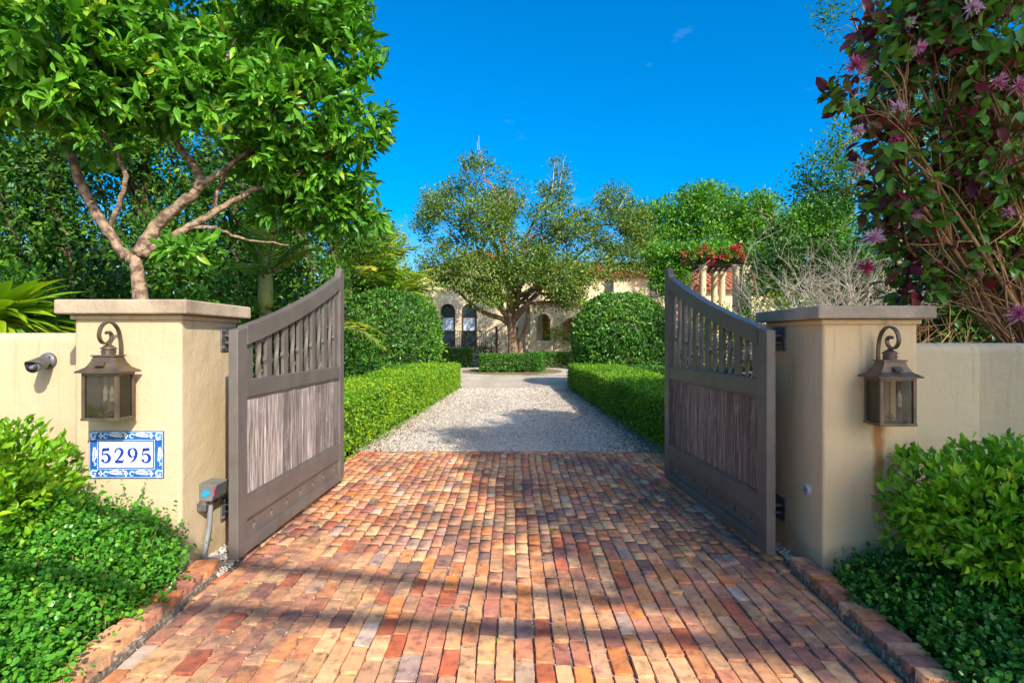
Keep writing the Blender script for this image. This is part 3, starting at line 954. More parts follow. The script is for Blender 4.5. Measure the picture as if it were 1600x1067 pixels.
def ribbon(m, pts, ws, y):
    pts = np.array(spline(pts, 6)); ws = np.interp(np.linspace(0, 1, len(pts)), np.linspace(0, 1, len(ws)), ws)
    vs, fs = [], []
    for i, p in enumerate(pts):
        tg = unit(pts[min(i + 1, len(pts) - 1)] - pts[max(i - 1, 0)])
        nn = np.array([-tg[1], tg[0]]) * ws[i] / 2
        for s in (1, -1):
            vs.append((p[0] + s * nn[0], y, p[1] + s * nn[1])); 
        vs += [(vs[-2][0], y + .0015, vs[-2][2]), (vs[-1][0], y + .0015, vs[-1][2])]
        if i:
            a, b_ = (i - 1) * 4, i * 4
            fs += [(a, a + 1, b_ + 1, b_), (a, b_, b_ + 2, a + 2), (a + 1, a + 3, b_ + 3, b_ + 1)]
    m.add(vs, fs)

def digit(ch, cx, cz, s, y, parent):
    m = MB()
    q = lambda L: [(cx + (u - .5) * s * .72, cz + (w - .5) * s) for u, w in L]
    if ch == '5':
        ribbon(m, q([(.22, .90), (.5, .905), (.86, .93)]), [.020, .020, .020], y)
        ribbon(m, q([(.26, .95), (.22, .72), (.19, .50)]), [.010, .0085, .006], y)
        ribbon(m, q([(.19, .50), (.36, .60), (.62, .58), (.84, .40), (.82, .18), (.60, .03), (.34, .04), (.18, .15)]), [.005, .008, .013, .020, .020, .012, .008, .012], y)
        m.lathe([(.0095, y - .0003), (.0095, y + .0015)], (cx - .23 * s * .9, 0, cz - .34 * s), 10, 'y')
    elif ch == '2':
        ribbon(m, q([(.12, .70), (.20, .88), (.46, .98), (.74, .88), (.78, .66), (.60, .42), (.34, .20), (.12, .04)]), [.012, .010, .010, .018, .020, .014, .009, .007], y)
        ribbon(m, q([(.10, .06), (.5, .075), (.86, .06)]), [.016, .020, .016], y - .0002)
        ribbon(m, q([(.80, .02), (.88, .12), (.93, .26)]), [.012, .008, .004], y - .0004)
    elif ch == '9':
        ribbon(m, q([(.50, .99), (.24, .90), (.16, .66), (.28, .46), (.50, .40), (.70, .48)]), [.006, .014, .020, .016, .007, .004], y)
        ribbon(m, q([(.50, .99), (.74, .92), (.86, .68), (.80, .40), (.58, .14), (.26, .01)]), [.006, .014, .020, .018, .012, .003], y - .0003)
    return m.build('digit', INK, parent)

pl = thing('number_plaque', 'blue and white tile plaque reading 5295', 'plaque', (-2.437, 3.446, .772))
W2, H2, bw = .235, .148, .058
MB().box(-W2, W2, -.010, 0, -H2, H2).build('backing', TILEB, pl)
iw, ih = W2 - bw, H2 - bw
for k in range(4):
    x0 = -iw + .008 + k * (2 * iw - .016) / 4
    tl = MB().box(x0 + .0007, x0 + (2 * iw - .016) / 4 - .0007, -.014, -.0102, -ih + .008, ih - .008).build('tile', TILEW, pl, bevel=.001, seg=1)
    digit('5295'[k], x0 + (iw - .004) / 4, -.004, .092, -.0158, tl)
def fleaf(m, m2, x0, z0, x1, z1, wd, y, bend):
    """an acanthus leaf: curved midrib, lobes to each side, darker vein"""
    a, b_ = np.array([x0, z0]), np.array([x1, z1]); t_ = unit(b_ - a); nn = np.array([-t_[1], t_[0]]); L = np.linalg.norm(b_ - a)
    mid = [a + (b_ - a) * f + nn * bend * L * math.sin(PI * f) for f in np.linspace(0, 1, 9)]
    for i in range(1, 8):
        wdt = wd * (1 - abs(i / 8 - .45) * 1.3)
        for s in (-1, 1):
            p = mid[i]; tip = p + nn * s * wdt + t_ * L * .10
            q0, q1 = p - t_ * L * .075, p + t_ * L * .075
            e0, e1 = q0 + nn * s * wdt * .6, q1 + nn * s * wdt * .75
            m.add([(q0[0], y, q0[1]), (e0[0], y, e0[1]), (tip[0], y, tip[1]), (e1[0], y, e1[1]), (q1[0], y, q1[1])], [(0, 1, 2, 3, 4)])
    ribbon(m2, [tuple(p) for p in mid], [.001, .0035, .0035, .002], y - .0016)
mw, mp_, mv = MB(), MB(), MB()
yb = -.0108
for (z, dirn) in ((H2 - bw / 2, 1), (-H2 + bw / 2, 1)):
    for x0 in (-.145, .020):
        fleaf(mw, mv, x0 + .035, z + .006, x0 + .125, z - .006, .021, yb, .10)
        ribbon(mp_, [(x0 + .035, z + .006), (x0 + .012, z + .012), (x0 + .004, z - .006), (x0 + .016, z - .016), (x0 + .026, z - .008)], [.011, .010, .008, .006, .003], yb)
        ribbon(mp_, [(x0 + .110, z + .016), (x0 + .130, z + .018), (x0 + .140, z + .004), (x0 + .130, z - .010)], [.004, .009, .009, .004], yb - .0004)
    for x0 in (-.160, 0, .160):
        for s1, s2 in ((1, 0), (-1, 0), (0, 1), (0, -1)):
            mw.lathe([(.0058, yb - .0006), (.0058, yb)], (x0 + s1 * .008, 0, z + s2 * .012), 8, 'y')
for x0 in (-W2 + bw / 2, W2 - bw / 2):
    fleaf(mw, mv, x0 + .004, .052, x0 - .004, -.045, .020, yb, .1)
    ribbon(mp_, [(x0, -.045), (x0 + .014, -.058), (x0 + .004, -.070)], [.004, .010, .006], yb)
    for zz in (H2 - bw / 2, -H2 + bw / 2):
        ribbon(mp_, [(x0 + .018, zz + .012), (x0 - .002, zz + .020), (x0 - .018, zz + .002), (x0 - .002, zz - .016), (x0 + .012, zz - .002), (x0, zz + .004)], [.006, .013, .014, .012, .009, .004], yb)
        ribbon(mw, [(x0 - .021, zz - .019), (x0 - .004, zz - .024), (x0 + .018, zz - .019)], [.002, .007, .002], yb - .0003)
        mw.lathe([(.006, yb - .0006), (.006, yb)], (x0 + .019, 0, zz + .018), 8, 'y')
mw.build('leaf_border', TILEW, pl, kind='stuff'); mp_.build('scroll_border', TILEP, pl, kind='stuff'); mv.build('leaf_vein', TILEB, pl, kind='stuff')
for w_, h_, o_ in ((W2 - .004, H2 - .004, .003), (iw + .004, ih + .004, .0035)):
    m = MB()
    y0, y1 = -.0125, -.0098
    m.box(-w_, w_, y0, y1, h_ - o_, h_); m.box(-w_, w_, y0, y1, -h_, -h_ + o_); m.box(-w_, -w_ + o_, y0, y1, -h_ + o_, h_ - o_); m.box(w_ - o_, w_, y0, y1, -h_ + o_, h_ - o_)
    m.build('border_line', TILEP, pl)

# ------------------------------------------------------------------ camera, sensor box, reflector
sc = thing('security_camera', 'grey bullet security camera fixed to the cream wall', 'camera', tuple(P(76, 564, 3.80)))
MB().lathe([(.052, -.022), (.058, -.012), (.060, 0)], (0, 0, 0), 20, 'y').build('mount_plate', STEEL, sc, True)
for k in range(4):
    a = PI / 4 + k * PI / 2
    MB().lathe([(.006, -.028), (.007, -.020)], (.040 * math.cos(a), 0, .040 * math.sin(a)), 6, 'y').build('screw', BLACK, sc)
ax = unit(np.array([.26, -.92, -.16]))
def along(u, side=0., up=0.):
    s_ = unit(np.cross(ax, [0, 0, 1])); u_ = np.cross(s_, ax)
    return ax * u + s_ * side + u_ * up
MB().tube([(0, -.012, 0), along(.05), along(.085, 0, .004)], [.022, .017, .022], 12).build('bracket', STEEL, sc, True)
body = MB().tube([along(.07), along(.075), along(.20), along(.205)], [.030, .038, .040, .036], 20).build('body', GREY, sc, True)
MB().tube([along(.2055), along(.211)], [.034, .034], 20).build('lens_ring', BLACK, sc, True)
MB().tube([along(.2112), along(.215)], [.014, .012], 16).build('lens', M('lens_glass', (.10, .13, .15), (.2, .25, .28), 30, .1), sc, True)
hv, hf = [], []
nn_ = 15
for i, u in enumerate((.075, .245)):
    for k in range(nn_):
        a = PI * (.0 + 1.0 * k / (nn_ - 1))
        for r in (.045, .048):
            hv.append(along(u + (.0 if i == 0 else -.055 * abs(math.cos(a)) ** 2), r * math.cos(a), r * math.sin(a)))
for k in range(nn_ - 1):
    a0, b0 = 2 * k, 2 * (k + 1); c0, d0 = a0 + 2 * nn_, b0 + 2 * nn_
    hf += [(a0, b0, d0, c0), (a0 + 1, c0 + 1, d0 + 1, b0 + 1), (c0, d0, d0 + 1, c0 + 1), (a0, a0 + 1, b0 + 1, b0)]
hf += [(0, 2 * nn_, 2 * nn_ + 1, 1), (2 * nn_ - 2, 2 * nn_ - 1, 4 * nn_ - 1, 4 * nn_ - 2)]
MB().add(hv, hf).build('sun_hood', STEEL, sc)

sb = thing('gate_sensor', 'grey gate sensor box marked with blue tape and a conduit', 'sensor', (-2.096, 3.74, .47))
bx = MB().add([(0.0, -.10, .065), (.12, -.10, .055), (.12, .06, .055), (0, .06, .065), (0, -.10, -.055), (.085, -.10, -.055), (.085, .06, -.055), (0, .06, -.055)], [(0, 1, 2, 3), (4, 5, 6, 7), (0, 1, 5, 4), (1, 2, 6, 5), (2, 3, 7, 6), (3, 0, 4, 7)])
bxo = bx.build('box', GREY, sb, bevel=.004)
MB().prism([(.025, -.02), (.052, -.024), (.058, -.008), (.075, -.010), (.070, .018), (.050, .014), (.042, .030), (.030, .024), (.034, .006), (.020, .002)], -.1035, -.1012, 'y').build('blue_tape', M('blue_tape', (.01, .30, .62), None, 8, .5), bxo)
MB().box(.101, .108, -.1035, -.1012, -.02, .048).build('red_stripe', M('magenta_paint', (.42, .01, .09), None, 8, .5), bxo)
MB().box(.0, .06, -.125, -.102, -.115, -.06).build('bracket', STEEL, sb, bevel=.004)
MB().box(.0, .045, -.102, .05, -.10, -.057).build('mount', M('rusty_bracket', (.20, .11, .06), (.13, .07, .04), 10, .8), sb, bevel=.003)
MB().tube(spline([(.045, -.04, -.056), (.045, -.04, -.12), (.040, -.05, -.25), (.030, -.075, -.37), (.030, -.085, -.43), (.055, -.06, -.462), (.12, .02, -.462), (.20, .12, -.455)], 6), .017, 10).build('conduit', M('grey_conduit', (.22, .24, .25), (.16, .17, .18), 9, .55), sb, True)
MB().tube([(.045, -.04, -.057), (.045, -.04, -.085)], .024, 12).build('conduit_collar', GREY, sb, True)

rf = thing('reflector_disc', 'small white round sensor disc on the pillar beside the gate', 'sensor', (1.96, 3.60, .505))
MB().lathe([(.030, 0), (.042, 0), (.042, -.012), (.034, -.02)], (0, 0, 0), 20, 'x').build('rim', M('white_plastic', (.62, .60, .58), (.5, .48, .46), 8, .4), rf)
MB().lathe([(.029, -.0202), (.029, -.021)], (0, 0, 0), 18, 'x').build('reflector', M('reflector_face', (.42, .40, .42), None, 20, .25), rf)
MB().lathe([(.006, -.0211), (.006, -.024)], (0, 0, 0), 8, 'x').build('screw', BLACK, rf)

# ------------------------------------------------------------------ foliage materials
G = leafmat
L_MAG = G('glossy_mid_green_leaf', [(0, (0.041, 0.135, 0.014)), (.45, (0.081, 0.257, 0.019)), (.8, (0.162, 0.392, 0.027)), (1, (0.378, 0.446, 0.041))], .32, .26)
L_DARK = G('dark_green_leaf', [(0, (0.019, 0.061, 0.011)), (.5, (0.038, 0.115, 0.016)), (.85, (0.081, 0.203, 0.024)), (1, (0.203, 0.284, 0.027))], .4, .25)
L_MID = G('mid_green_leaf', [(0, (.022, .075, .010)), (.5, (.055, .165, .016)), (.85, (.12, .27, .024)), (1, (.25, .33, .03))], .4, .28)
L_HEDGE = G('clipped_hedge_leaf', [(0, (0.060, 0.168, 0.010)), (.5, (0.132, 0.300, 0.012)), (.85, (0.264, 0.408, 0.014)), (1, (0.456, 0.480, 0.024))], .42, .25)
L_HEDGD = G('dark_hedge_leaf', [(0, (0.034, 0.121, 0.014)), (.6, (0.068, 0.216, 0.019)), (1, (0.149, 0.324, 0.027))], .4, .25)
L_BALL = G('topiary_leaf', [(0, (0.027, 0.101, 0.014)), (.5, (0.061, 0.189, 0.019)), (.9, (0.149, 0.324, 0.030)), (1, (0.270, 0.378, 0.041))], .33, .22)
L_OAK = G('olive_oak_leaf', [(0, (0.050, 0.098, 0.016)), (.5, (0.105, 0.190, 0.026)), (.9, (0.205, 0.290, 0.045)), (1, (0.330, 0.340, 0.085))], .45, .22)
L_FIC = G('bright_ficus_leaf', [(0, (0.041, 0.135, 0.014)), (.5, (0.095, 0.270, 0.020)), (1, (0.203, 0.405, 0.027))], .38, .25)
L_YEL = G('yellow_green_leaf', [(0, (0.081, 0.189, 0.016)), (.5, (0.203, 0.324, 0.024)), (.85, (0.432, 0.459, 0.034)), (1, (0.608, 0.486, 0.041))], .42, .3)
L_SHRUB = G('fresh_shrub_leaf', [(0, (0.072, 0.216, 0.010)), (.5, (0.156, 0.360, 0.012)), (.85, (0.288, 0.480, 0.017)), (1, (0.432, 0.504, 0.024))], .36, .28)
L_COVER = G('ground_cover_leaf', [(0, (0.034, 0.149, 0.016)), (.5, (0.068, 0.257, 0.022)), (.85, (0.135, 0.378, 0.030)), (1, (0.297, 0.446, 0.041))], .28, .22)
L_PURP = G('purple_backed_leaf', [(0, (.075, .014, .022)), (.30, (.20, .028, .04)), (.44, (.11, .07, .022)), (.56, (.06, .19, .025)), (1, (.15, .36, .035))], .35, .22, tcol=(1.6, .9, .6))
L_PALM = G('palm_leaflet', [(0, (0.068, 0.189, 0.016)), (.5, (0.162, 0.324, 0.024)), (.85, (0.378, 0.446, 0.041)), (1, (0.567, 0.486, 0.068))], .36, .3)
L_FLOWER = G('pink_petal', [(0, (.55, .05, .16)), (.5, (.70, .22, .36)), (1, (.78, .55, .65))], .5, .35, tcol=(1.1, 1, 1))
L_RED = G('bougainvillea_bract', [(0, (.42, .01, .03)), (.6, (.62, .02, .06)), (1, (.62, .14, .05))], .5, .35, tcol=(1.1, 1, 1))
L_STRAP = G('strap_leaf', [(0, (0.062, 0.200, 0.013)), (.5, (0.200, 0.375, 0.015)), (1, (0.525, 0.525, 0.025))], .34, .25)

# ------------------------------------------------------------------ clipped hedges
def hedge(label, a, b, w, h, dens, leaf, mat, seed, group=None, name='hedge', cat='hedge', z0=0.0):
    """clipped box hedge between plan points a and b"""
    R = RNG(seed)
    a, b = np.array(a, float), np.array(b, float)
    L = np.linalg.norm(b - a); ang = math.atan2(b[1] - a[1], b[0] - a[0])
    t = thing(name, label, cat, (*((a + b) / 2), z0), ang, group)
    hw, hl = w / 2, L / 2
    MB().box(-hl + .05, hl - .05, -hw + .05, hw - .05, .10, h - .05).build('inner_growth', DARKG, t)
    areas = np.array([L * w, L * h, L * h, w * h, w * h])
    n = int(areas.sum() * dens)
    f = R.choice(5, n, p=areas / areas.sum())
    u, v_ = R.uniform(-1, 1, n), R.uniform(-1, 1, n)
    p = np.zeros((n, 3)); o = np.zeros((n, 3))
    for k, (nx, fn) in enumerate((((0, 0, 1), lambda u, v_: (u * hl, v_ * hw, u * 0 + h)), ((0, -1, 0), lambda u, v_: (u * hl, u * 0 - hw, (v_ + 1) / 2 * h)), ((0, 1, 0), lambda u, v_: (u * hl, u * 0 + hw, (v_ + 1) / 2 * h)),
                                ((-1, 0, 0), lambda u, v_: (u * 0 - hl, u * hw, (v_ + 1) / 2 * h)), ((1, 0, 0), lambda u, v_: (u * 0 + hl, u * hw, (v_ + 1) / 2 * h)))):
        s = f == k
        p[s] = np.stack(fn(u[s], v_[s]), 1); o[s] = nx
    und = snoise(p + np.array([a[0], a[1], 0]), 1.5, seed) * .034 + snoise(p, 7, seed) * .022 + np.where(R.random(n) < .02, R.uniform(0, .09, n), 0)
    p += o * (und + R.normal(0, .022, n))[:, None]
    low = p[:, 2] < .13
    keep = ~(low & (R.random(n) < .55)) & (p[:, 2] > .02)
    p, o = p[keep], o[keep]
    ax_ = unit(o * .55 + R.normal(size=p.shape) * .75 + np.array([0, 0, .3]))
    nr = unit(o + .65 * R.normal(size=p.shape))
    ti = np.clip(.46 + .30 * snoise(p + a[0], 1.1, seed + 1) + R.normal(0, .17, len(p)), 0, 1)
    sz = leaf * R.uniform(.7, 1.3, len(p))
    leaves('foliage', t, (0, 0, 0), p - ax_ * sz[:, None] * .4, ax_, nr, sz, sz * .62, T2, mat, ti)
    return t

hedge('long clipped yellow green hedge along the sunny side of the drive', (-2.66, 6.2), (-2.22, 16.9), 1.25, .74, 2300, .042, L_HEDGE, 101)
hedge('long clipped hedge in half shade along the drive by dark gate', (2.62, 6.3), (2.34, 16.7), 1.25, .74, 2300, .042, L_HEDGE, 102)
hedge('short clipped hedge crossing behind the sunny drive hedge', (-7.5, 12.6), (-2.75, 15.7), .9, .74, 1300, .05, L_HEDGD, 103)
hedge('short clipped hedge crossing below the right topiary mound', (7.6, 12.9), (2.9, 15.9), .9, .72, 1300, .05, L_HEDGD, 104)
hedge('low leafy hedge on the grassy island in front of the oak', (-1.45, 25.2), (1.15, 25.2), 1.5, .78, 700, .085, L_BALL, 105)
hedge('small clipped corner of hedge beside the island hedge', (1.02, 24.5), (1.30, 26.0), .55, .86, 700, .08, L_HEDGD, 106)
hedge('dim clipped hedge under the balcony railing of the house', (-8.8, 29.4), (-2.2, 29.6), 1.0, .98, 420, .09, L_HEDGD, 107)
hedge('low hedge in front of the arched courtyard wall', (1.3, 29.2), (7.4, 28.4), 1.1, .80, 420, .09, L_BALL, 108)
hedge('flat clipped groundcover hedge below the left topiary mound', (-8.6, 19.6), (-3.4, 21.0), 1.6, .42, 500, .075, L_HEDGD, 109)
hedge('flat clipped groundcover hedge running behind the right topiary mound', (9.0, 20.4), (3.0, 21.6), 1.6, .42, 500, .075, L_BALL, 110)

# ------------------------------------------------------------------ rounded topiary mounds
def topiary(label, c, rx, ry, h, seed):
    R = RNG(seed)
    t = thing('topiary_mound', label, 'topiary', (c[0], c[1], 0), group='clipped topiary mounds either side of the drive')
    zc = h * .46
    n = 15000
    d = rand_dirs(R, n)
    r = 1 + .055 * snoise(d, 2.6, seed) + .04 * snoise(d, 7, seed) + R.normal(0, .018, n)
    # squarish dome: fuller shoulders than a sphere
    sup = (np.abs(d) ** 2.3).sum(1) ** (-1 / 2.3)
    p = d * (sup * r)[:, None] * np.array([rx, ry, h * .54]) + np.array([0, 0, zc])
    keep = p[:, 2] > .30 + .12 * snoise(p, 2, seed)
    p, o = p[keep], unit(d[keep] / np.array([rx, ry, h * .5]))
    a = unit(o * .6 + .7 * R.normal(size=p.shape) + np.array([0, 0, .25])); nr = unit(o + .6 * R.normal(size=p.shape))
    sz = R.uniform(.075, .14, len(p))
    ti = np.clip(.45 + .3 * snoise(p, 1.5, seed) + R.normal(0, .2, len(p)), 0, 1)
    leaves('foliage', t, (0, 0, 0), p - a * sz[:, None] * .4, a, nr, sz, sz * .52, T4, L_BALL, ti)
    q = R.choice(len(p), 90, False)
    sp_ = np.repeat(p[q], 5, 0) + np.repeat(o[q], 5, 0) * np.tile(np.linspace(.02, .16, 5), 90)[:, None]
    leaves('stray_shoots', t, (0, 0, 0), sp_, unit(np.repeat(o[q], 5, 0) + R.normal(size=sp_.shape) * .7), rand_dirs(R, len(sp_)), .11, .05, T4, L_SHRUB if False else L_BALL, np.clip(R.normal(.75, .15, len(sp_)), 0, 1))
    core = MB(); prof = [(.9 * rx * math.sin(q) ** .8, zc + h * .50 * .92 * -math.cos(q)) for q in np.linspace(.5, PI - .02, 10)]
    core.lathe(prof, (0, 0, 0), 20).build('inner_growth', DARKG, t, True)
    for k in range(6):
        q = R.uniform(0, 2 * PI); rr = R.uniform(.1, .45) * rx
        MB().tube(limb_pts(R, (rr * .4 * math.cos(q), rr * .4 * math.sin(q), -.05), (rr * math.cos(q), rr * math.sin(q), .8), .05, 4), [.05, .045, .04, .03], 6).build('stem', BARKD, t)
    return t
topiary('rounded topiary mound behind the sunny drive hedge at left', (-3.95, 17.4), 1.62, 1.5, 3.02, 201)
topiary('rounded topiary mound behind the shaded hedge, right of the oak', (3.46, 17.2), 1.55, 1.5, 2.92, 202)

# ------------------------------------------------------------------ trees
def tree(label, base, trunk, blobs, n_sprays, k, leaf, wid, tmpl, mat, bark, seed, name='tree', group=None, r0=.16, shell=.45, hole=-.35, hs=.9, jit=.10, spread=.8, up=.2, limbs=True, indiv=0, cat='tree', twigs=26, flat=.6, smooth=False):
    """trunk: list of (x, y, z) world points from the ground up; blobs: ((x, y, z), (rx, ry, rz)) foliage masses that make the crown"""
    R = RNG(seed)
    base = np.array(base, float)
    t = thing(name, label, cat, base, 0, group)
    tp = [np.array(p, float) - base for p in trunk]
    m = MB(); sp = spline(tp, 4)
    m.tube(sp, np.linspace(r0 * 1.15, r0 * .62, len(sp)), 10)
    m.build('trunk', bark, t, True)
    if limbs:
        for i, (c, r) in enumerate(blobs):
            f = R.uniform(.55, 1.0)
            s = sp[min(len(sp) - 1, int(f * (len(sp) - 1)))]
            e = np.array(c) - base
            pts = limb_pts(R, s, e, .10, 6)
            lm = MB(); lm.tube(pts, np.linspace(r0 * .42, r0 * .10, 6), 6)
            for q in range(twigs // 4):
                z = pts[R.integers(3, 6)]
                tip = e + rand_dirs(R, 1)[0] * np.array(r) * R.uniform(.6, .95)
                lm.tube(limb_pts(R, z, tip, .1, 4), np.linspace(r0 * .10, r0 * .025, 4), 4)
            lm.build('limb', bark, t, True)
    p, o = blob_points(R, blobs, n_sprays, shell, hole, hs, seed)
    pos, a, nr, ti = sprays(R, p, o, k, spread, up, jit, flat)
    ti = np.clip(ti + .16 * snoise(pos, .8, seed + 5), 0, 1)
    sz = leaf * R.uniform(.55, 1.3, len(pos))
    if indiv:
        dd = np.linalg.norm(pos - np.array([0, 0, 1.5]), axis=1)
        inside = (np.abs(pos[:, 0]) < .95 * pos[:, 1]) & (np.abs(pos[:, 2] - 1.5) < .64 * pos[:, 1])
        face = np.abs((nr * unit(pos - np.array([0, 0, 1.5]))).sum(1))
        score = np.where(inside, sz * (.3 + face) / dd, 0)
        order = np.argsort(-score)
        # a well spread choice among the larger ones
        pick = order[:indiv]
        rest = np.setdiff1d(np.arange(len(pos)), pick)
        vs = [leaf_mesh('leaf', np.zeros((1, 3)), np.array([[1., 0, 0]]), np.array([[0, 0, 1.]]), np.array([1.]), np.array([wid / leaf]), tmpl, mat, np.array([q]), smooth) for q in np.linspace(.15, .95, 7)]
        A, S, U = leaf_frames(a[pick], nr[pick])
        for q, i in enumerate(pick):
            m4 = Matrix(((A[q][0], S[q][0], U[q][0], 0), (A[q][1], S[q][1], U[q][1], 0), (A[q][2], S[q][2], U[q][2], 0), (0, 0, 0, 1)))
            lo = pos[i] - base
            place('leaf', vs[int(np.clip(ti[i] * 7, 0, 6))], t, Matrix.Translation(lo) @ m4 @ Matrix.Scale(sz[i], 4))
        pos, a, nr, ti, sz = pos[rest], a[rest], nr[rest], ti[rest], sz[rest]
    leaves('crown', t, base, pos, a, nr, sz, sz * wid / leaf, tmpl, mat, ti, smooth)
    return t

def PB(l):
    """foliage masses given as photo px, py, half width px, half height px, depth"""
    return [(tuple(P(x, y, d)), (rx * d / FPX, rx * d / FPX * .9, rz * d / FPX)) for x, y, rx, rz, d in l]

# the broad leaved tree over the left pillar
R = RNG(300)
mag_blobs = PB([(40, 60, 130, 85, 5.2), (60, 135, 105, 50, 5.3), (180, 60, 120, 90, 5.8), (185, 140, 100, 55, 5.7), (300, 70, 110, 90, 6), (320, 150, 90, 55, 5.9), (420, 60, 100, 85, 6.2), (440, 165, 90, 70, 6.2), (515, 90, 75, 75, 6.5), (550, 190, 62, 62, 6.6), (530, 262, 62, 52, 6.8), (440, 255, 70, 40, 6.6), (578, 140, 40, 55, 6.6), (250, -50, 200, 60, 6), (490, 0, 85, 65, 6.6), (-90, 90, 120, 100, 5.6), (590, 240, 30, 50, 6.7), (160, 225, 50, 24, 5.7), (300, 395, 40, 18, 6.1), (330, 222, 52, 26, 5.9), (245, 240, 26, 14, 5.9), (395, 240, 62, 36, 6.3), (485, 312, 58, 26, 6.8), (565, 300, 36, 24, 6.8), (185, 262, 18, 10, 5.7), (520, 335, 58, 34, 7.0), (445, 335, 50, 22, 6.9), (585, 325, 26, 30, 7.0)])
mag = tree('broad leaved green tree with pale forked trunk behind the plaque pillar', P(218, 480, 6.0) * [1, 1, 0], [P(222, 690, 6.0) * [1, 1, 0] + [0, 0, -.06], P(219, 530, 6.0), P(219, 463, 6.0), P(211, 400, 6.0)],
           mag_blobs, 2600, 10, .172, .058, T8, L_MAG, BARKP, 301, r0=.098, shell=.5, hole=-.24, hs=1.5, jit=.03, spread=.75, up=.1, limbs=False, indiv=300, smooth=True)
mb_ = np.array(mag.location)
for pts, rr, nn in (([(213, 405, 6), (193, 396, 6), (144, 324, 5.95), (121, 270, 5.9), (97, 207, 5.8), (80, 150, 5.7), (60, 90, 5.5)], (.085, .035), 8),
                ([(216, 398, 6), (252, 346, 6.1), (300, 305, 6.1), (312, 285, 6.15), (300, 255, 6.2), (279, 229, 6.2), (262, 170, 6.2), (250, 90, 6.2)], (.088, .03), 8),
                ([(222, 400, 6), (243, 382, 6.1), (288, 360, 6.2), (342, 328, 6.3), (405, 292, 6.4), (450, 279, 6.5), (520, 240, 6.6)], (.07, .02), 8),
                ([(288, 358, 6.2), (330, 356, 6.3), (382, 373, 6.4), (450, 382, 6.5)], (.035, .012), 7),
                ([(311, 288, 6.15), (345, 270, 6.2), (400, 220, 6.3), (430, 150, 6.3)], (.045, .015), 7),
                ([(170, 360, 6), (195, 285, 5.9), (180, 235, 5.8), (150, 190, 5.75), (160, 120, 5.7)], (.035, .018), 7),
                ([(330, 335, 6.3), (360, 260, 6.4), (470, 190, 6.5), (540, 150, 6.6)], (.035, .012), 6),
                ([(262, 190, 6.2), (330, 130, 6.1), (370, 60, 6.2)], (.035, .012), 6)):
    w = spline([P(*q) - mb_ for q in pts], 6)
    w = [q + R.normal(0, .007, 3) for q in w]
    MB().tube(w, np.linspace(rr[0], rr[1], len(w)) * .82 * (1 + .09 * R.normal(size=len(w)).clip(-1.5, 1.5)), nn).build('limb', BARKP, mag, True)

# dense evergreen screen behind it
spec = [(-40, 10.5, .9, 'dense dark evergreen tree at the far left edge of the picture'), (95, 11.3, 1.0, 'dense dark evergreen tree seen through the low left limb'), (235, 12.2, .95, 'dense dark evergreen tree right behind the forked trunk'), (370, 12.8, 1.0, 'dense dark evergreen tree above the palm trunk'), (480, 14.0, .8, 'dense dark evergreen tree behind the high end of the sunny gate leaf')]
for i, (px, d, hgt, lab) in enumerate(spec):
    c = P(px, 530, d)
    bl = []
    RR = RNG(400 + i)
    for z in (1.0, 2.1, 3.3, 4.5, 5.7, 6.9, 8.0):
        for q in range(3):
            bl.append(((c[0] + RR.uniform(-1.1, 1.1), d + RR.uniform(-.7, .9), z * hgt + RR.uniform(-.3, .3)), (RR.uniform(.7, 1.05), .8, RR.uniform(.6, .85))))
    tree(lab, (c[0], d, 0), [(c[0], d, -.06), (c[0] + .15, d, 2.2), (c[0] - .1, d, 4.5), (c[0], d, 6.8)], bl, 3300, 7, .125, .06, T4, L_MID if i in (0, 2, 4) else L_DARK, BARKD, 410 + i, group='dense evergreen trees on the left', r0=.13, hole=-.9, hs=1.1, jit=.12, twigs=10)
# low undergrowth at their feet
for i, (px, d, lab) in enumerate(((20, 8.4, 'leafy green undergrowth shrub below the leftmost limb'), (150, 8.8, 'leafy green undergrowth shrub left of the forked trunk'), (300, 9.0, 'leafy green undergrowth shrub between forked trunk and palm'), (470, 9.8, 'leafy green undergrowth shrub at the left gate leaf slats'))):
    c = P(px, 530, d); RR = RNG(440 + i)
    bl = [((c[0] + RR.uniform(-.9, .9), d + RR.uniform(-.5, .5), z), (.7, .6, .55)) for z in (.5, 1.0, 1.6, 2.2, 1.3, 2.0)]
    tree(lab, (c[0], d, 0), [(c[0], d, -.06), (c[0], d, .8), (c[0] + .1, d, 1.8)], bl, 750, 6, .12, .06, T4, (L_FIC, L_DARK)[i % 2], BARKP, 445 + i, name='shrub', cat='shrub', group='undergrowth shrubs on the left', r0=.05, hole=-.4, hs=1.6, twigs=8)

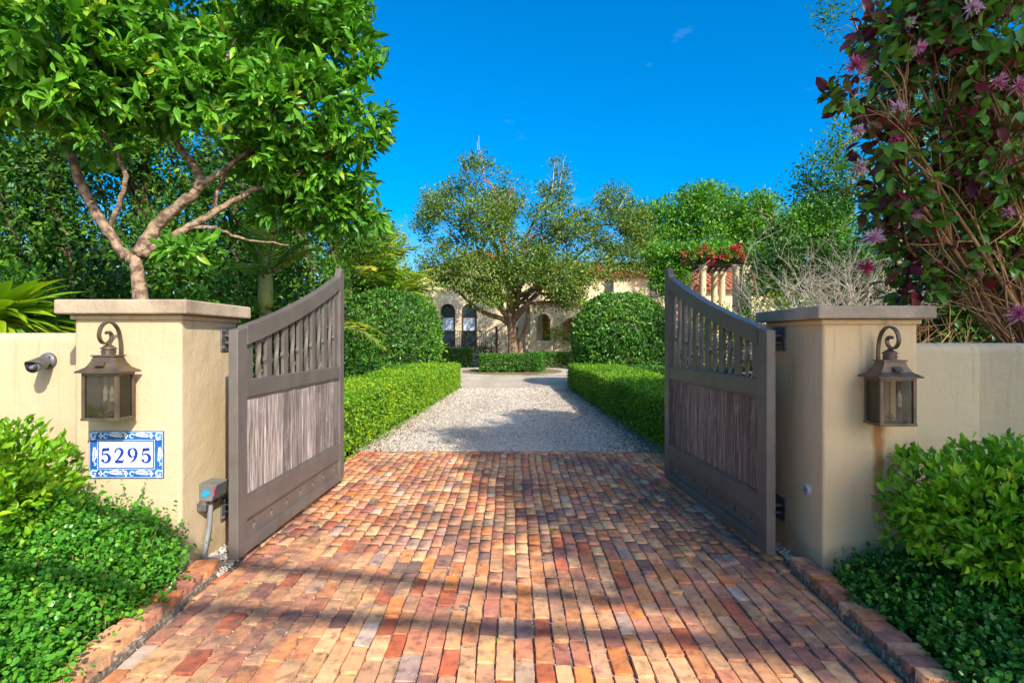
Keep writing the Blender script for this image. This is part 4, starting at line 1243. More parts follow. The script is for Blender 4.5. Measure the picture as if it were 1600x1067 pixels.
# palms between the sunny gate leaf and the topiary
def palm(label, base, h, n, L, seed, r0=.10, mat=L_PALM, droop=.9, trunk=True, lean=(0, 0), ln=.5):
    R = RNG(seed)
    t = thing('palm', label, 'palm', base)
    top_ = np.array([lean[0], lean[1], h])
    if trunk:
        tp = spline([(0, 0, -.06), np.array([lean[0] * .3, lean[1] * .3, h * .5]), top_], 8)
        rr = np.linspace(r0 * 1.15, r0 * .8, len(tp)) * (1 + .10 * (np.arange(len(tp)) % 2))
        MB().tube(tp, rr, 10).build('trunk', BARKP, t, True)
        MB().lathe([(r0 * .8, h - .05), (r0 * 1.15, h + .12), (r0 * .9, h + .6), (r0 * .3, h + .9)], (lean[0], lean[1], 0), 10).build('crown_shaft', M('palm_shaft', (.30, .30, .06), (.20, .24, .05), 5, .5), t, True)
    for k in range(n):
        q = 2 * PI * k / n * 2.618 + R.uniform(-.3, .3); e = R.uniform(.25, 1.35)
        d = np.array([math.cos(q) * math.cos(e), math.sin(q) * math.cos(e), math.sin(e)])
        LL_ = L * R.uniform(.75, 1.15)
        s = top_ + np.array([0, 0, .5 if trunk else 0])
        pts = [s + d * LL_ * f + np.array([0, 0, -droop * LL_ * .55 * f ** 2.2]) for f in np.linspace(0, 1, 12)]
        fr = MB().tube(pts, np.linspace(.022, .005, 12), 5).build('frond', STEM if False else BARKP, t, True)
        m = 30
        f = np.linspace(.16, 1, m); fi = np.clip((f * 11).astype(int), 0, 10)
        pp = np.array(pts); P0 = pp[fi] + (pp[fi + 1] - pp[fi]) * (f * 11 - fi)[:, None]
        tg = unit(pp[fi + 1] - pp[fi]); sd_ = unit(np.cross(tg, [0, 0, 1])); up_ = np.cross(sd_, tg)
        A, PP, NN = [], [], []
        for s_ in (-1, 1):
            A.append(unit(tg * .75 + sd_ * s_ * .9 + up_ * .2 - np.array([0, 0, .30]) + R.normal(0, .12, tg.shape))); PP.append(P0); NN.append(up_ + .7 * R.normal(size=tg.shape))
        lw = ln * LL_ * .40 * np.sin(PI * np.clip(.12 + .8 * f, 0, 1)) + .05
        leaves('leaflets', fr, (0, 0, 0), np.vstack(PP), np.vstack(A), np.vstack(NN), np.tile(lw, 2), .022 * LL_ / 1.6 + .010, T2, mat, np.clip(R.normal(.66, .2) + R.normal(0, .14, 2 * m), 0, 1))
    return t
c = P(415, 530, 9.2)
palm('palm with a yellowish shaft behind the left pillar cap', (c[0], 9.2, 0), 2.0, 9, 1.5, 501, .12, droop=.5)
c = P(545, 530, 18.8); palm('areca palm with tall arching fronds above the sunny gate', (c[0], 18.8, 0), 3.0, 28, 3.0, 502, .12, droop=.5, mat=L_PALM)
c = P(598, 530, 20.5); palm('yellowish areca palm behind the left topiary mound', (c[0], 20.5, 0), 2.4, 26, 2.7, 503, .12, droop=.5)
c = P(500, 530, 12.5); palm('green areca palm low behind the slats of the sunny gate', (c[0], 12.5, 0), 1.2, 14, 1.7, 504, .10, droop=.9)
RR = RNG(505)
for (px, d, z, lab, m_) in ((600, 21, 4.3, 'yellow green tree behind the areca palms', L_YEL), (628, 23.5, 2.6, 'bushy yellow green shrub against the left house corner', L_YEL), (560, 20, 4.0, 'tall mid green tree behind the areca palms', L_FIC)):
    c = P(px, 530, d)
    bl = [((c[0] + RR.uniform(-.9, .9), d + RR.uniform(-.5, .5), zz), (.85, .8, .75)) for zz in np.linspace(.8, z + 1.0, 9)]
    tree(lab, (c[0], d, 0), [(c[0], d, -.06), (c[0], d, z * .5), (c[0], d, z)], bl, 1150, 7, .17, .08, T2, m_, BARKP, int(510 + px), r0=.1, hole=-.35, twigs=6)

# the oak in front of the house
oak_bl = PB([(690, 300, 32, 32, 27), (748, 280, 30, 40, 26.5), (800, 292, 24, 42, 27), (868, 292, 26, 42, 27), (960, 318, 28, 30, 27.5), (690, 355, 48, 40, 26), (765, 350, 52, 50, 25.5), (835, 365, 48, 48, 26), (905, 370, 48, 42, 26.5), (960, 365, 36, 36, 27), (690, 412, 38, 34, 25.5), (742, 425, 48, 34, 24.8), (870, 438, 58, 34, 25), (925, 418, 42, 34, 26), (815, 410, 50, 42, 25.2), (992, 352, 26, 36, 27.5), (975, 402, 36, 36, 27), (885, 468, 32, 18, 25.4), (705, 450, 28, 20, 25.4), (1010, 395, 24, 30, 28), (765, 462, 36, 18, 25), (830, 472, 30, 16, 25.5), (780, 320, 26, 26, 28), (725, 262, 14, 14, 26.5), (672, 335, 20, 26, 26)])
b0 = P(800, 560, 27) * [1, 1, 0]
oak = tree('grey green oak with twin trunk in front of the house', b0, [b0 + [0, 0, -.06], b0 + [.05, 0, 1.4], b0 + [-.1, 0, 2.9], b0 + [.1, 0, 5.0]], oak_bl, 10200, 7, .165, .072, T2, L_OAK, BARK, 601, r0=.26, shell=.2, hole=-.20, hs=.85, jit=.15, spread=.9, twigs=16, limbs=True)
RR = RNG(602)
for a, b_, r in ((b0 + [.25, 0, -.06], b0 + [.75, -.1, 3.6], .15), (b0 + [-.2, .1, 2.3], P(700, 440, 26), .15), (b0 + [.2, 0, 2.6], P(880, 455, 26), .14), (b0 + [.1, 0, 2.6], P(770, 360, 26.5), .16), (b0 + [.2, 0, 3.0], P(840, 365, 26.5), .15), (b0 + [-.1, 0, 2.4], P(735, 400, 25.5), .13)):
    pts = limb_pts(RR, a - b0, b_ - b0, .07, 7)
    MB().tube(pts, np.linspace(r, r * .35, 7), 8).build('limb', BARK, oak, True)
dt = MB()
for (x0, y0, x1, y1) in ((760, 300, 748, 212), (754, 262, 746, 222), (862, 300, 868, 252), (874, 300, 884, 244), (965, 330, 988, 294)):
    dt.tube(limb_pts(RR, P(x0, y0, 26.8) - b0, P(x1, y1, 26.8) - b0, .06, 5), np.linspace(.018, .005, 5), 4)
dt.build('dead_twigs', TWIG, oak)

# bright ficus trees at the back right
RR = RNG(611)
for lab, l, m_, sd_ in (('broad bright green tree behind the pergola and the oak', [(1010, 350, 45, 30, 38), (1060, 340, 55, 35, 38), (1110, 330, 55, 38, 37), (1160, 335, 50, 34, 37), (1040, 385, 55, 25, 37), (1120, 375, 55, 28, 36.5), (1130, 415, 45, 24, 37), (1075, 415, 45, 24, 37), (1100, 305, 40, 16, 38), (1170, 370, 45, 30, 36)], L_FIC, 612),
                        ('bright green tree between the pergola and the airy right tree', [(1205, 340, 45, 34, 34), (1190, 320, 30, 20, 35), (1250, 355, 50, 40, 33), (1215, 385, 45, 34, 33), (1290, 345, 50, 40, 33), (1330, 380, 50, 40, 32)], L_FIC, 613),
                        ('dark tree filling the gap above the right pillar cap', [(1205, 420, 38, 30, 20), (1250, 410, 50, 36, 20), (1215, 455, 34, 28, 19.5), (1270, 450, 50, 36, 19.5), (1320, 430, 50, 46, 19), (1370, 440, 50, 46, 19)], L_DARK, 614)):
    bl = PB(l)
    c0 = np.mean([q[0] for q in bl], 0)
    tree(lab, (c0[0], c0[1], 0), [(c0[0], c0[1], -.06), (c0[0] + .2, c0[1], c0[2] * .4), (c0[0], c0[1], c0[2] * .85)], bl, 3800 if sd_ == 612 else 2600, 7, .26 if sd_ < 614 else .16, .12 if sd_ < 614 else .075, T2, m_, BARKP, sd_, r0=.25, shell=.3, hole=-.3, hs=.6, jit=.2, twigs=16)
# airy small leaved tree behind the flowering bush
bl = PB([(1330, 20, 45, 40, 12), (1380, 60, 60, 50, 12), (1330, 225, 35, 40, 12), (1290, 260, 36, 40, 12), (1340, 290, 45, 40, 12), (1255, 300, 26, 26, 12.3), (1310, 170, 20, 26, 12), (1400, 180, 60, 80, 12.5), (1430, 330, 60, 60, 12.5), (1450, 60, 60, 60, 13), (1520, 150, 90, 120, 13), (1540, 330, 80, 80, 13), (1300, 320, 40, 24, 12.4)])
c = P(1390, 530, 12.5)
tree('airy small leaved tree rising behind the purple flowering bush', (c[0], 12.5, 0), [(c[0], 12.5, -.06), (c[0] + .1, 12.5, 2.5), (c[0] + .3, 12.5, 5.5), (c[0] + .2, 12.5, 8)], bl, 4300, 8, .10, .042, T2, L_MID, BARKP, 621, r0=.13, shell=.1, hole=-.22, hs=1.2, jit=.14, spread=1.0, twigs=30)
# shrubs behind the dark gate leaf
for px, py, d, r, hh, lab, m_, sd_ in ((1115, 480, 17.5, .8, 1.7, 'loose flowering shrub seen over the dark gate leaf', L_YEL, 631), (1150, 490, 15.5, .6, 1.4, 'grey green shrub beside the small conical shrub', L_OAK, 632), (1225, 470, 12.0, .7, 2.1, 'yellow green shrub behind the right pillar cap', L_YEL, 633), (1300, 470, 11.0, .8, 2.0, 'mid green shrub under the bare twiggy bush', L_FIC, 634), (1060, 520, 19.0, .9, 1.3, 'mid green shrub between the right topiary and dark gate', L_BALL, 635)):
    c = P(px, py, d)
    RR = RNG(sd_)
    bl = [((c[0] + RR.uniform(-r, r) * .6, d + RR.uniform(-.4, .4), z), (r * .8, r * .7, r * .6)) for z in np.linspace(.5, max(.9, c[2] - .35), 6)]
    tree(lab, (c[0], d, 0), [(c[0], d, -.06), (c[0], d, .5), (c[0], d, c[2] * .8)], bl, 600, 7, .10, .05, T2, m_, BARKP, sd_, name='shrub', cat='shrub', r0=.04, hole=-.35, hs=1.8, twigs=8)
c = P(1170, 530, 13.5)
RR = RNG(641)
bl = [((c[0], 13.5, z), (.33 * (1 - z / 3.2) + .06, .33 * (1 - z / 3.2) + .06, .3)) for z in np.linspace(.3, 2.75, 10)]
tree('small dark conical evergreen rising over the low end of the dark gate', (c[0], 13.5, 0), [(c[0], 13.5, -.06), (c[0], 13.5, 1.2), (c[0], 13.5, 2.5)], bl, 900, 6, .07, .03, T2, L_DARK, BARKD, 642, name='conical_evergreen', r0=.05, shell=.7, hole=-2, limbs=False)

# bare twiggy bush
def twiggy(label, base, fan, n, seed, mat, r=.014, depth=3):
    R = RNG(seed)
    t = thing('bare_bush', label, 'bush', base)
    m = MB()
    def grow(p, d, L, rad, lev):
        e = p + d * L
        m.tube([p, (p + e) / 2 + R.normal(size=3) * .05 * L, e], [rad, rad * .8, rad * .55], 4, False)
        if lev:
            for q in range(3):
                grow(p + (e - p) * R.uniform(.45, 1), unit(d + R.normal(size=3) * .55), L * R.uniform(.5, .8), rad * .55, lev - 1)
    for k in range(n):
        d = unit(np.array(fan) + R.normal(size=3) * .45)
        s = MB(); 
        grow(np.array([R.normal() * .12, R.normal() * .12, -.05]), unit(d + [0, 0, .5]), R.uniform(.8, 1.35), r, depth)
    m.build('twigs', mat, t)
    return t
c = P(1330, 530, 8.2)
bb = twiggy('pale bare twiggy bush behind the right pillar', (c[0], 8.2, .55), (-.45, 0, .8), 24, 651, TWIG, .016, 4)
MB().tube([(0, 0, -.6), (0, 0, 0)], .05, 8).build('stump', TWIG, bb)
c = P(1465, 530, 6.2)
twiggy('pale many stemmed bare bush standing behind the mildewed wall', (c[0], 6.2, 0), (0, 0, 1.), 14, 652, STEM, .016, 3)

# purple flowering bush at right
R = RNG(700)
pb = thing('flowering_bush', 'tall purple and green leaved bush with pink starburst flowers', 'bush', (4.75, 5.0, 0))
base = np.array([4.75, 5.0, 0])
pur_bl = PB([(1400, 60, 60, 60, 4.9), (1480, 20, 70, 60, 4.8), (1570, 40, 70, 70, 4.6), (1370, 150, 52, 46, 4.8), (1450, 120, 70, 60, 4.9), (1540, 140, 70, 60, 4.7), (1380, 235, 48, 44, 4.8), (1460, 220, 60, 50, 5.0), (1560, 250, 60, 60, 4.8), (1410, 310, 52, 44, 4.9), (1490, 320, 60, 50, 5.1), (1420, 390, 46, 40, 5.0), (1500, 410, 60, 40, 5.1), (1590, 380, 50, 60, 5.0), (1440, 440, 40, 24, 5.1), (1660, 200, 90, 200, 5.0), (1550, -60, 160, 60, 4.8), (1330, 140, 26, 16, 4.8), (1310, 150, 22, 10, 4.8), (1340, 118, 24, 14, 4.8)])
st = []
for k in range(13):
    b_ = pur_bl[k][0]
    a = base + np.array([R.normal() * .14, R.normal() * .14, -.05])
    pts = spline([p - base for p in (a, a + [R.normal() * .1, 0, 1.0], a + (np.array(b_) - a) * .55 + [.35, 0, .1], np.array(b_))], 5)
    m = MB(); m.tube(pts, np.linspace(.034, .010, len(pts)), 6)
    for q in range(12):
        s = pts[R.integers(5, len(pts))]; B_ = pur_bl[R.integers(len(pur_bl) - 4)] if R.random() < .25 else pur_bl[k]
        tip = np.array(B_[0]) - base + rand_dirs(R, 1)[0] * np.array(B_[1]) * .95
        tip = s + (tip - s) * min(1, 1.3 / max(.1, np.linalg.norm(tip - s)))
        tp = limb_pts(R, s, tip, .06, 5)
        m.tube(tp, np.linspace(.011, .004, 5), 5)
        for z in range(3):
            s2 = tp[R.integers(1, 4)]
            m.tube(limb_pts(R, s2, s2 + unit(tip - s + R.normal(size=3) * .6 * np.linalg.norm(tip - s)) * R.uniform(.15, .4), .08, 4), np.linspace(.006, .0025, 4), 4)
    m.build('stem', STEM, pb, True)
p, o = blob_points(R, pur_bl, 1350, .35, -.34, 1.8, 71)
pos, a, nr, ti = sprays(R, p, o, 5, .9, -.15, .05, .5)
grp = np.clip(.66 + .34 * np.repeat(R.normal(0, 1, len(p)), 5) + R.normal(0, .1, len(pos)) + .12 * (pos[:, 0] - 4.2) , 0, 1)
sz = .142 * R.uniform(.55, 1.25, len(pos))
sc_ = sz / np.linalg.norm(pos - np.array([0, 0, 1.5]), axis=1) * (np.abs(pos[:, 0]) < .95 * pos[:, 1]) * (np.abs(pos[:, 2] - 1.5) < .64 * pos[:, 1])
pick = np.argsort(-sc_)[:300]; rest = np.setdiff1d(np.arange(len(pos)), pick)
lv = [leaf_mesh('leaf', np.zeros((1, 3)), np.array([[1., 0, 0]]), np.array([[0, 0, 1.]]), np.array([1.]), np.array([.52]), T8, L_PURP, np.array([q]), True) for q in np.linspace(.05, .95, 8)]
A, S, U = leaf_frames(a, nr)
for i in pick:
    m4 = Matrix(((A[i][0], S[i][0], U[i][0], 0), (A[i][1], S[i][1], U[i][1], 0), (A[i][2], S[i][2], U[i][2], 0), (0, 0, 0, 1)))
    place('leaf', lv[int(np.clip(grp[i] * 8, 0, 7))], pb, Matrix.Translation(pos[i] - base) @ m4 @ Matrix.Scale(sz[i], 4))
leaves('foliage', pb, base, pos[rest], a[rest], nr[rest], sz[rest], sz[rest] * .52, T8, L_PURP, grp[rest], True)
for (px, py, d, s) in ((1335, 102, 4.6, 1.), (1520, 12, 4.4, 1.1), (1420, 35, 4.6, .8), (1435, 75, 4.5, .8), (1402, 168, 4.5, 1.), (1560, 128, 4.3, 1.1), (1592, 135, 4.2, 1.4), (1398, 218, 4.6, .9), (1340, 205, 4.7, .9), (1342, 262, 4.7, 1.2), (1365, 372, 4.7, 1.2), (1352, 418, 4.8, 1.), (1590, 490, 4.5, 1.2), (1575, 332, 4.6, .8), (1430, 333, 4.7, .7), (1345, 108, 4.75, .7), (1355, 125, 4.7, .6), (1545, 388, 4.9, .7)):
    c = P(px, py, d)
    n = 70
    dd = rand_dirs(R, n); dd[:, 1] -= .5; dd = unit(dd)
    leaves('flower', pb, base, np.tile(c, (n, 1)), dd, rand_dirs(R, n), R.uniform(.045, .10, n) * s * R.uniform(.75, 1.2), .013 * s, T4, L_FLOWER, np.clip(R.normal(.62, .3) + R.normal(0, .15, n), 0, 1), kind=None)

# ------------------------------------------------------------------ planting at the foot of the pillars
L_SHRUBR = G('deep_shrub_leaf', [(0, (.06, .19, .012)), (.5, (.14, .36, .016)), (.85, (.27, .50, .02)), (1, (.42, .54, .03))], .36, .28)
def near_shrub(label, c, rad, n, k, leaf, wid, mat, seed, lean=(0, 0, 0), indiv=0, zlow=.22, nm='rounded_shrub', up=.5, stems=12):
    R = RNG(seed)
    t = thing(nm, label, 'shrub', (c[0], c[1], 0))
    base = np.array([c[0], c[1], 0])
    d = rand_dirs(R, n)
    sup = (np.abs(d) ** 2.8).sum(1) ** (-1 / 2.8)
    r = sup * (1 + .07 * snoise(d, 2.8, seed) + .05 * snoise(d, 6, seed)) * R.uniform(.55, 1.06, n)
    p = np.array(c) + d * r[:, None] * np.array(rad)
    o = unit(d / np.array(rad))
    keep = p[:, 2] > zlow + .1 * snoise(p, 5, seed)
    p, o = p[keep], o[keep]
    pos, a, nr, ti = sprays(R, p, o, k, .65, up, leaf * .28, .7)
    ti = np.clip(ti + .12 * snoise(pos, 3.0, seed), 0, 1)
    sz = leaf * R.uniform(.65, 1.2, len(pos))
    leaves('foliage', t, base, pos, a, nr, sz, sz * wid / leaf, T8, mat, ti, True)
    m = MB()
    for q in range(stems):
        an = R.uniform(0, 2 * PI); rr = R.uniform(.2, .8)
        e = np.array([rad[0] * rr * math.cos(an), rad[1] * rr * math.sin(an), c[2] + rad[2] * R.uniform(-.2, .6)])
        m.tube(limb_pts(R, (R.normal() * .06, R.normal() * .06, -.06), e, .05, 5), np.linspace(.014, .004, 5), 5)
    m.build('stems', STEM, t, True)
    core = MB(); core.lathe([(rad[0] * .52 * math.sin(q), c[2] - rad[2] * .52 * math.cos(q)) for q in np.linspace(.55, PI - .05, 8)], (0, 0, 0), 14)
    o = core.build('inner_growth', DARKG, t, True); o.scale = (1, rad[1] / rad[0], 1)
    return t
near_shrub('bright yellow green shrub left of the number plaque', (-3.12, 2.98, .60), (.58, .42, .43), 1500, 6, .062, .026, L_SHRUB, 801, zlow=.20)
near_shrub('big fresh green shrub in front of the mildewed wall', (2.90, 2.98, .53), (.74, .44, .36), 2100, 6, .060, .024, L_SHRUBR, 802, zlow=.30)

def cover(label, poly_fn, n, seed, mat, hfun, lean, lmul=1.0):
    """low ground cover: short leafy sprigs over a mound of height hfun(x, y)"""
    R = RNG(seed)
    (x0, x1, y0, y1), inside = poly_fn
    p = np.stack([R.uniform(x0, x1, n), R.uniform(y0, y1, n)], 1)
    p = p[inside(p[:, 0], p[:, 1])]
    h = hfun(p[:, 0], p[:, 1])
    c0 = np.array([(x0 + x1) / 2, (y0 + y1) / 2, 0])
    t = thing('ground_cover_shrub', label, 'shrub', c0)
    hh = h * (1 + .16 * snoise(np.stack([p[:, 0], p[:, 1], h], 1), 5, seed)) 
    b_ = np.stack([p[:, 0], p[:, 1], hh - .07 - .10 * R.random(len(p)) ** 2], 1)
    d = unit(np.array(lean) + R.normal(size=b_.shape) * .42)
    k = 11
    f = np.tile(np.arange(k) / (k - 1), (len(b_), 1))
    L = R.uniform(.09, .20, len(b_)) * np.where(R.random(len(b_)) < .10, 1.6, 1.0) * lmul
    pos = (b_[:, None] + d[:, None] * (f * L[:, None])[..., None]).reshape(-1, 3)
    dd = np.repeat(d, k, 0)
    a = unit(dd * .55 + R.normal(size=dd.shape) * .75)
    nr = unit(dd * .6 + np.array([0, 0, .7]) + R.normal(size=dd.shape) * .4)
    sz = R.uniform(.016, .029, len(pos)) * np.repeat(R.uniform(.8, 1.2, len(b_)), k)
    ti = np.clip(np.repeat(R.normal(.45, .16, len(b_)), k) + .22 * (f.ravel() - .4) + R.normal(0, .1, len(pos)), 0, 1)
    leaves('foliage', t, c0, pos, a, nr, sz, sz * .85, TR, mat, ti, True)
    m = MB()
    for i in R.choice(len(b_), min(260, len(b_)), False):
        m.tube([b_[i] - c0 - [0, 0, hh[i] * .8], b_[i] - c0, b_[i] + d[i] * L[i] - c0], [.005, .0035, .0015], 4, False)
    m.build('stems', STEM, t)
    # dark inner mound
    nx, ny = 22, 26
    X, Y = np.meshgrid(np.linspace(x0, x1, nx), np.linspace(y0, y1, ny))
    H = np.where(inside(X, Y), np.maximum(hfun(X, Y) * .42 - .05, -.05), -.058)
    V = [(X[j, i] - c0[0], Y[j, i] - c0[1], H[j, i]) for j in range(ny) for i in range(nx)]
    MB().add(V, [(j * nx + i, j * nx + i + 1, (j + 1) * nx + i + 1, (j + 1) * nx + i) for j in range(ny - 1) for i in range(nx - 1)]).build('inner_growth', DARKG, t, True)
    return t
L_COVERD = G('dark_ground_cover_leaf', [(0, (.018, .085, .012)), (.5, (.04, .17, .018)), (.85, (.09, .28, .025)), (1, (.2, .36, .03))], .28, .22)
edgeL = lambda y: -1.90 - (y - 1.75) * .045
edgeR = lambda y: 1.84 + (y - 1.75) * .055
cover('low glossy ground cover spilling over the sunny left kerb', ((-3.3, -1.85, 1.5, 3.42), lambda x, y: (x < edgeL(y) - .02 + .05 * np.sin(y * 9)) & (y < 3.40)), 5600, 811, L_COVER,
      lambda x, y: .10 + (.30 - .14 * np.clip((2.9 - y) / .8, 0, 1)) * np.clip((edgeL(y) - x) / .50, 0, 1) ** .6 + .10 * np.clip((y - 2.7) / .6, 0, 1) * np.clip((edgeL(y) - x) / .2, 0, 1), (.25, -.1, .9))
cover('low dark ground cover along the shaded right kerb', ((1.8, 3.5, 1.5, 3.40), lambda x, y: (x > edgeR(y) + .02 + .04 * np.sin(y * 8)) & (y < 3.38)), 5200, 812, L_COVERD,
      lambda x, y: .11 + .11 * np.clip((x - edgeR(y)) / .5, 0, 1) ** .7, (-.15, -.15, .95), .8)

# strap leaved plant above the left wall
R = RNG(821)
tp = thing('strap_leaf_plant', 'bright plant with long yellow green strap leaves over the left wall', 'plant', (-4.5, 4.7, 0))
MB().tube([(0, 0, -.06), (0, 0, 1.55)], .05, 8).build('stem', BARKP, tp, True)
for k in range(46):
    q = R.uniform(-.8, 1.0) if k < 38 else R.uniform(0, 2 * PI); e = R.uniform(-.05, .65); L = R.uniform(.85, 1.25)
    d = np.array([math.cos(q) * math.cos(e), -math.sin(q) * .6 * math.cos(e), math.sin(e)])
    s_ = unit(np.cross(d, [0, 0, 1])); u_ = np.cross(s_, d)
    vs, fs = [], []
    tw = R.uniform(-.7, .7); n = 9
    for i in range(n):
        f = i / (n - 1); c = np.array([0, 0, 1.66]) + d * L * f + np.array([0, 0, -.28 * L * f * f])
        w = .052 * math.sin(PI * min(1, .12 + .88 * f) ** .8) + .002
        sd_ = s_ * math.cos(tw * f) + u_ * math.sin(tw * f); up_ = np.cross(sd_, d)
        vs += [c - sd_ * w, c - up_ * w * .25, c + sd_ * w]
        if i: fs += [((i - 1) * 3, (i - 1) * 3 + 1, i * 3 + 1, i * 3), ((i - 1) * 3 + 1, (i - 1) * 3 + 2, i * 3 + 2, i * 3 + 1)]
    V = np.array(vs); loops = [i for f in fs for i in f]; starts = np.arange(len(fs)) * 4
    tc_ = np.tile(np.array([1, .6, .9]) * .7, n) * R.uniform(.6, 1.4)
    link(bpy.data.objects.new('leaf', mesh_np('leaf', V, loops, starts, L_STRAP, True, {'tint': np.clip(tc_, 0, 1)})), tp)

# broad glossy leaves behind the right wall
gp = thing('broad_leaf_plant', 'low plant with broad blue green leaves behind the mildewed wall', 'plant', (3.7, 4.75, 0))
RR = RNG(822)
MB().tube([(0, 0, -.06), (0, 0, 1.2)], .04, 8).build('stem', BARKP, gp, True)
BLG = leafmat('blue_green_leaf', [(0, (.015, .08, .035)), (1, (.03, .15, .06))], .3, .15)
for k in range(16):
    q = 2 * PI * k / 16 + RR.normal() * .2; e = RR.uniform(.1, .9)
    d = np.array([[math.cos(q) * math.cos(e), math.sin(q) * math.cos(e), math.sin(e)]])
    pp = np.array([[RR.uniform(-.5, .7), RR.uniform(-.1, .3), 1.22]])
    link(bpy.data.objects.new('leaf', leaf_mesh('leaf', pp, d, np.array([[0, 0, 1.]]) + RR.normal(0, .3, (1, 3)), np.array([RR.uniform(.28, .42)]), np.array([.13]), T8, BLG, np.array([RR.random()]), True)), gp)

# litter: fallen leaves on gravel and brick edges, weeds in the joints
R = RNG(831)
n = 1900
yy = 7.3 + R.random(n) ** 1.4 * 9; side = R.random(n) < .72
xx = np.where(side, 1.95 - R.exponential(.42, n) - (yy - 7) * .025, -2.0 + R.exponential(.25, n) + (yy - 7) * .035)
LIT = leafmat('dry_leaf', [(0, (.16, .07, .03)), (.5, (.26, .15, .06)), (1, (.34, .24, .10))], .7, .05)
pos = np.stack([xx, yy, np.full(n, .012)], 1)
a = rand_dirs(R, n) * [1, 1, .12]
o = leaves('fallen_leaves', None, (0, 0, 0), pos, a, rand_dirs(R, n) * .25 + [0, 0, 1], R.uniform(.03, .06, n), .025, T4, LIT, R.random(n))
n = 260
s = np.array([[bricks[i][0] + .05, bricks[i][1] + R.uniform(-.1, .1)] for i in R.integers(0, len(bricks), 34)])
pos = np.repeat(np.c_[s, np.full(len(s), -.008)], 9, 0) + R.normal(0, .006, (len(s) * 9, 3)) * [1, 1, 0]
leaves('weeds', None, (0, 0, 0), pos, rand_dirs(R, len(pos)) * .7 + [0, 0, .6], rand_dirs(R, len(pos)), R.uniform(.012, .03, len(pos)), .008, T4, L_SHRUB, R.random(len(pos)))

# ------------------------------------------------------------------ house, courtyard wall, pergola
DARKW = M('dark_window_wood', (.07, .035, .025), (.045, .025, .02), 9, .5)
GLZ, nt, b = newmat('window_glass')
b.inputs['Base Color'].default_value = (.03, .045, .06, 1); b.inputs['Roughness'].default_value = .04; b.inputs['Specular IOR Level'].default_value = .9
BLIND = M('white_blind', (.60, .66, .70), (.42, .50, .56), 6, .5)
TILE = M('terracotta_tile', (.42, .135, .06), (.30, .085, .045), 5, .8, .3, 30)
ROOMD = M('dark_room', (.02, .018, .016), None, 4, .9)

def arch_poly(x0, x1, z0, z1, n=10):
    r = (x1 - x0) / 2
    return [(x0, z0), (x1, z0)] + [((x0 + x1) / 2 + r * math.cos(a), z1 - r + r * math.sin(a)) for a in np.linspace(0, PI, n)]

def roof_slope(parent, a, b, c, d, pitch=.24):
    """barrel tile roof plane with eave a-b and ridge d-c (corners in order a, b, c, d)"""
    a, b, c, d = [np.array(q, float) for q in (a, b, c, d)]
    sl = MB(); nn = unit(np.cross(b - a, d - a)); nn = nn * np.sign(nn[2])
    sl.add([*(a, b, c, d), *(q - nn * .12 for q in (a, b, c, d))], [(0, 1, 2, 3), (4, 5, 6, 7), (0, 1, 5, 4), (1, 2, 6, 5), (2, 3, 7, 6), (3, 0, 4, 7)])
    ro = sl.build('roof', TILE, parent)
    m = MB(); W = np.linalg.norm(b - a); n = int(W / pitch)
    for i in range(n):
        f = (i + .5) / n
        p0 = a + (b - a) * f; p1 = d + (c - d) * f
        ns = max(2, int(np.linalg.norm(p1 - p0) / .42))
        for s in range(ns):
            q0 = p0 + (p1 - p0) * s / ns; q1 = p0 + (p1 - p0) * (s + 1.12) / ns
            u = unit(b - a) * pitch * .36
            vs = []
            for q, up in ((q0, .05), (q1, .01)):
                for al in np.linspace(0, PI, 5):
                    vs.append(q + u * math.cos(al) + nn * (up + .085 * math.sin(al)))
            m.add(vs, [(k, k + 1, 6 + k, 5 + k) for k in range(4)] + [(0, 1, 2, 3, 4)])
    m.build('barrel_tiles', TILE, ro, True, kind='stuff')
    return ro

hs = thing('house', 'cream Mediterranean house with red barrel tile roofs', 'house', (-1.5, 34.0, 0))
H0 = np.array([-1.5, 34.0, 0])
# front gabled block
fr_ = MB().prism([(-4.45, -.06), (3.4, -.06), (3.4, 5.45), (-.5, 6.9), (-4.45, 5.45)], 0, 5, 'y').build('wall', HOUSE, hs)
ops = []
wins = [(688, 711), (721, 745)]
for a_, b_ in wins:
    xa, xb = (a_ - 800) * 34 / FPX + 1.5, (b_ - 800) * 34 / FPX + 1.5
    ops.append(MB().prism(arch_poly(xa, xb, .98, 3.72), -.2, .30, 'y'))
ops.append(MB().box(.15, .80, -.2, .3, 3.9, 5.2)); ops.append(MB().box(-.95, -.35, -.2, .3, 3.9, 5.2))
carve(fr_, ops)
for a_, b_ in wins:
    xa, xb = (a_ - 800) * 34 / FPX + 1.5, (b_ - 800) * 34 / FPX + 1.5
    w = MB(); outer = arch_poly(xa + .005, xb - .005, .985, 3.715, 12); inner = arch_poly(xa + .10, xb - .10, 1.09, 3.62, 12)
    n = len(outer)
    for y in (.12, .20):
        w.add([(u, y, z) for u, z in outer] + [(u, y, z) for u, z in inner], [(i, (i + 1) % n, n + (i + 1) % n, n + i) for i in range(n)])
    w.add([(u, .12, z) for u, z in inner] + [(u, .20, z) for u, z in inner], [(i, (i + 1) % n, n + (i + 1) % n, n + i) for i in range(n)])
    wf = w.build('window', DARKW, hs)
    MB().box(xa + .10, xb - .10, .13, .19, 2.88, 2.96).build('transom', DARKW, wf)
    MB().box(xa + .10, xb - .10, .13, .19, 1.95, 2.03).build('transom', DARKW, wf)
    MB().prism(arch_poly(xa + .09, xb - .09, 1.08, 3.63, 12), .21, .225, 'y').build('pane', GLZ, wf)
    MB().box(xa + .11, xb - .11, .195, .205, 2.05, 2.86).build('blind', BLIND, wf)
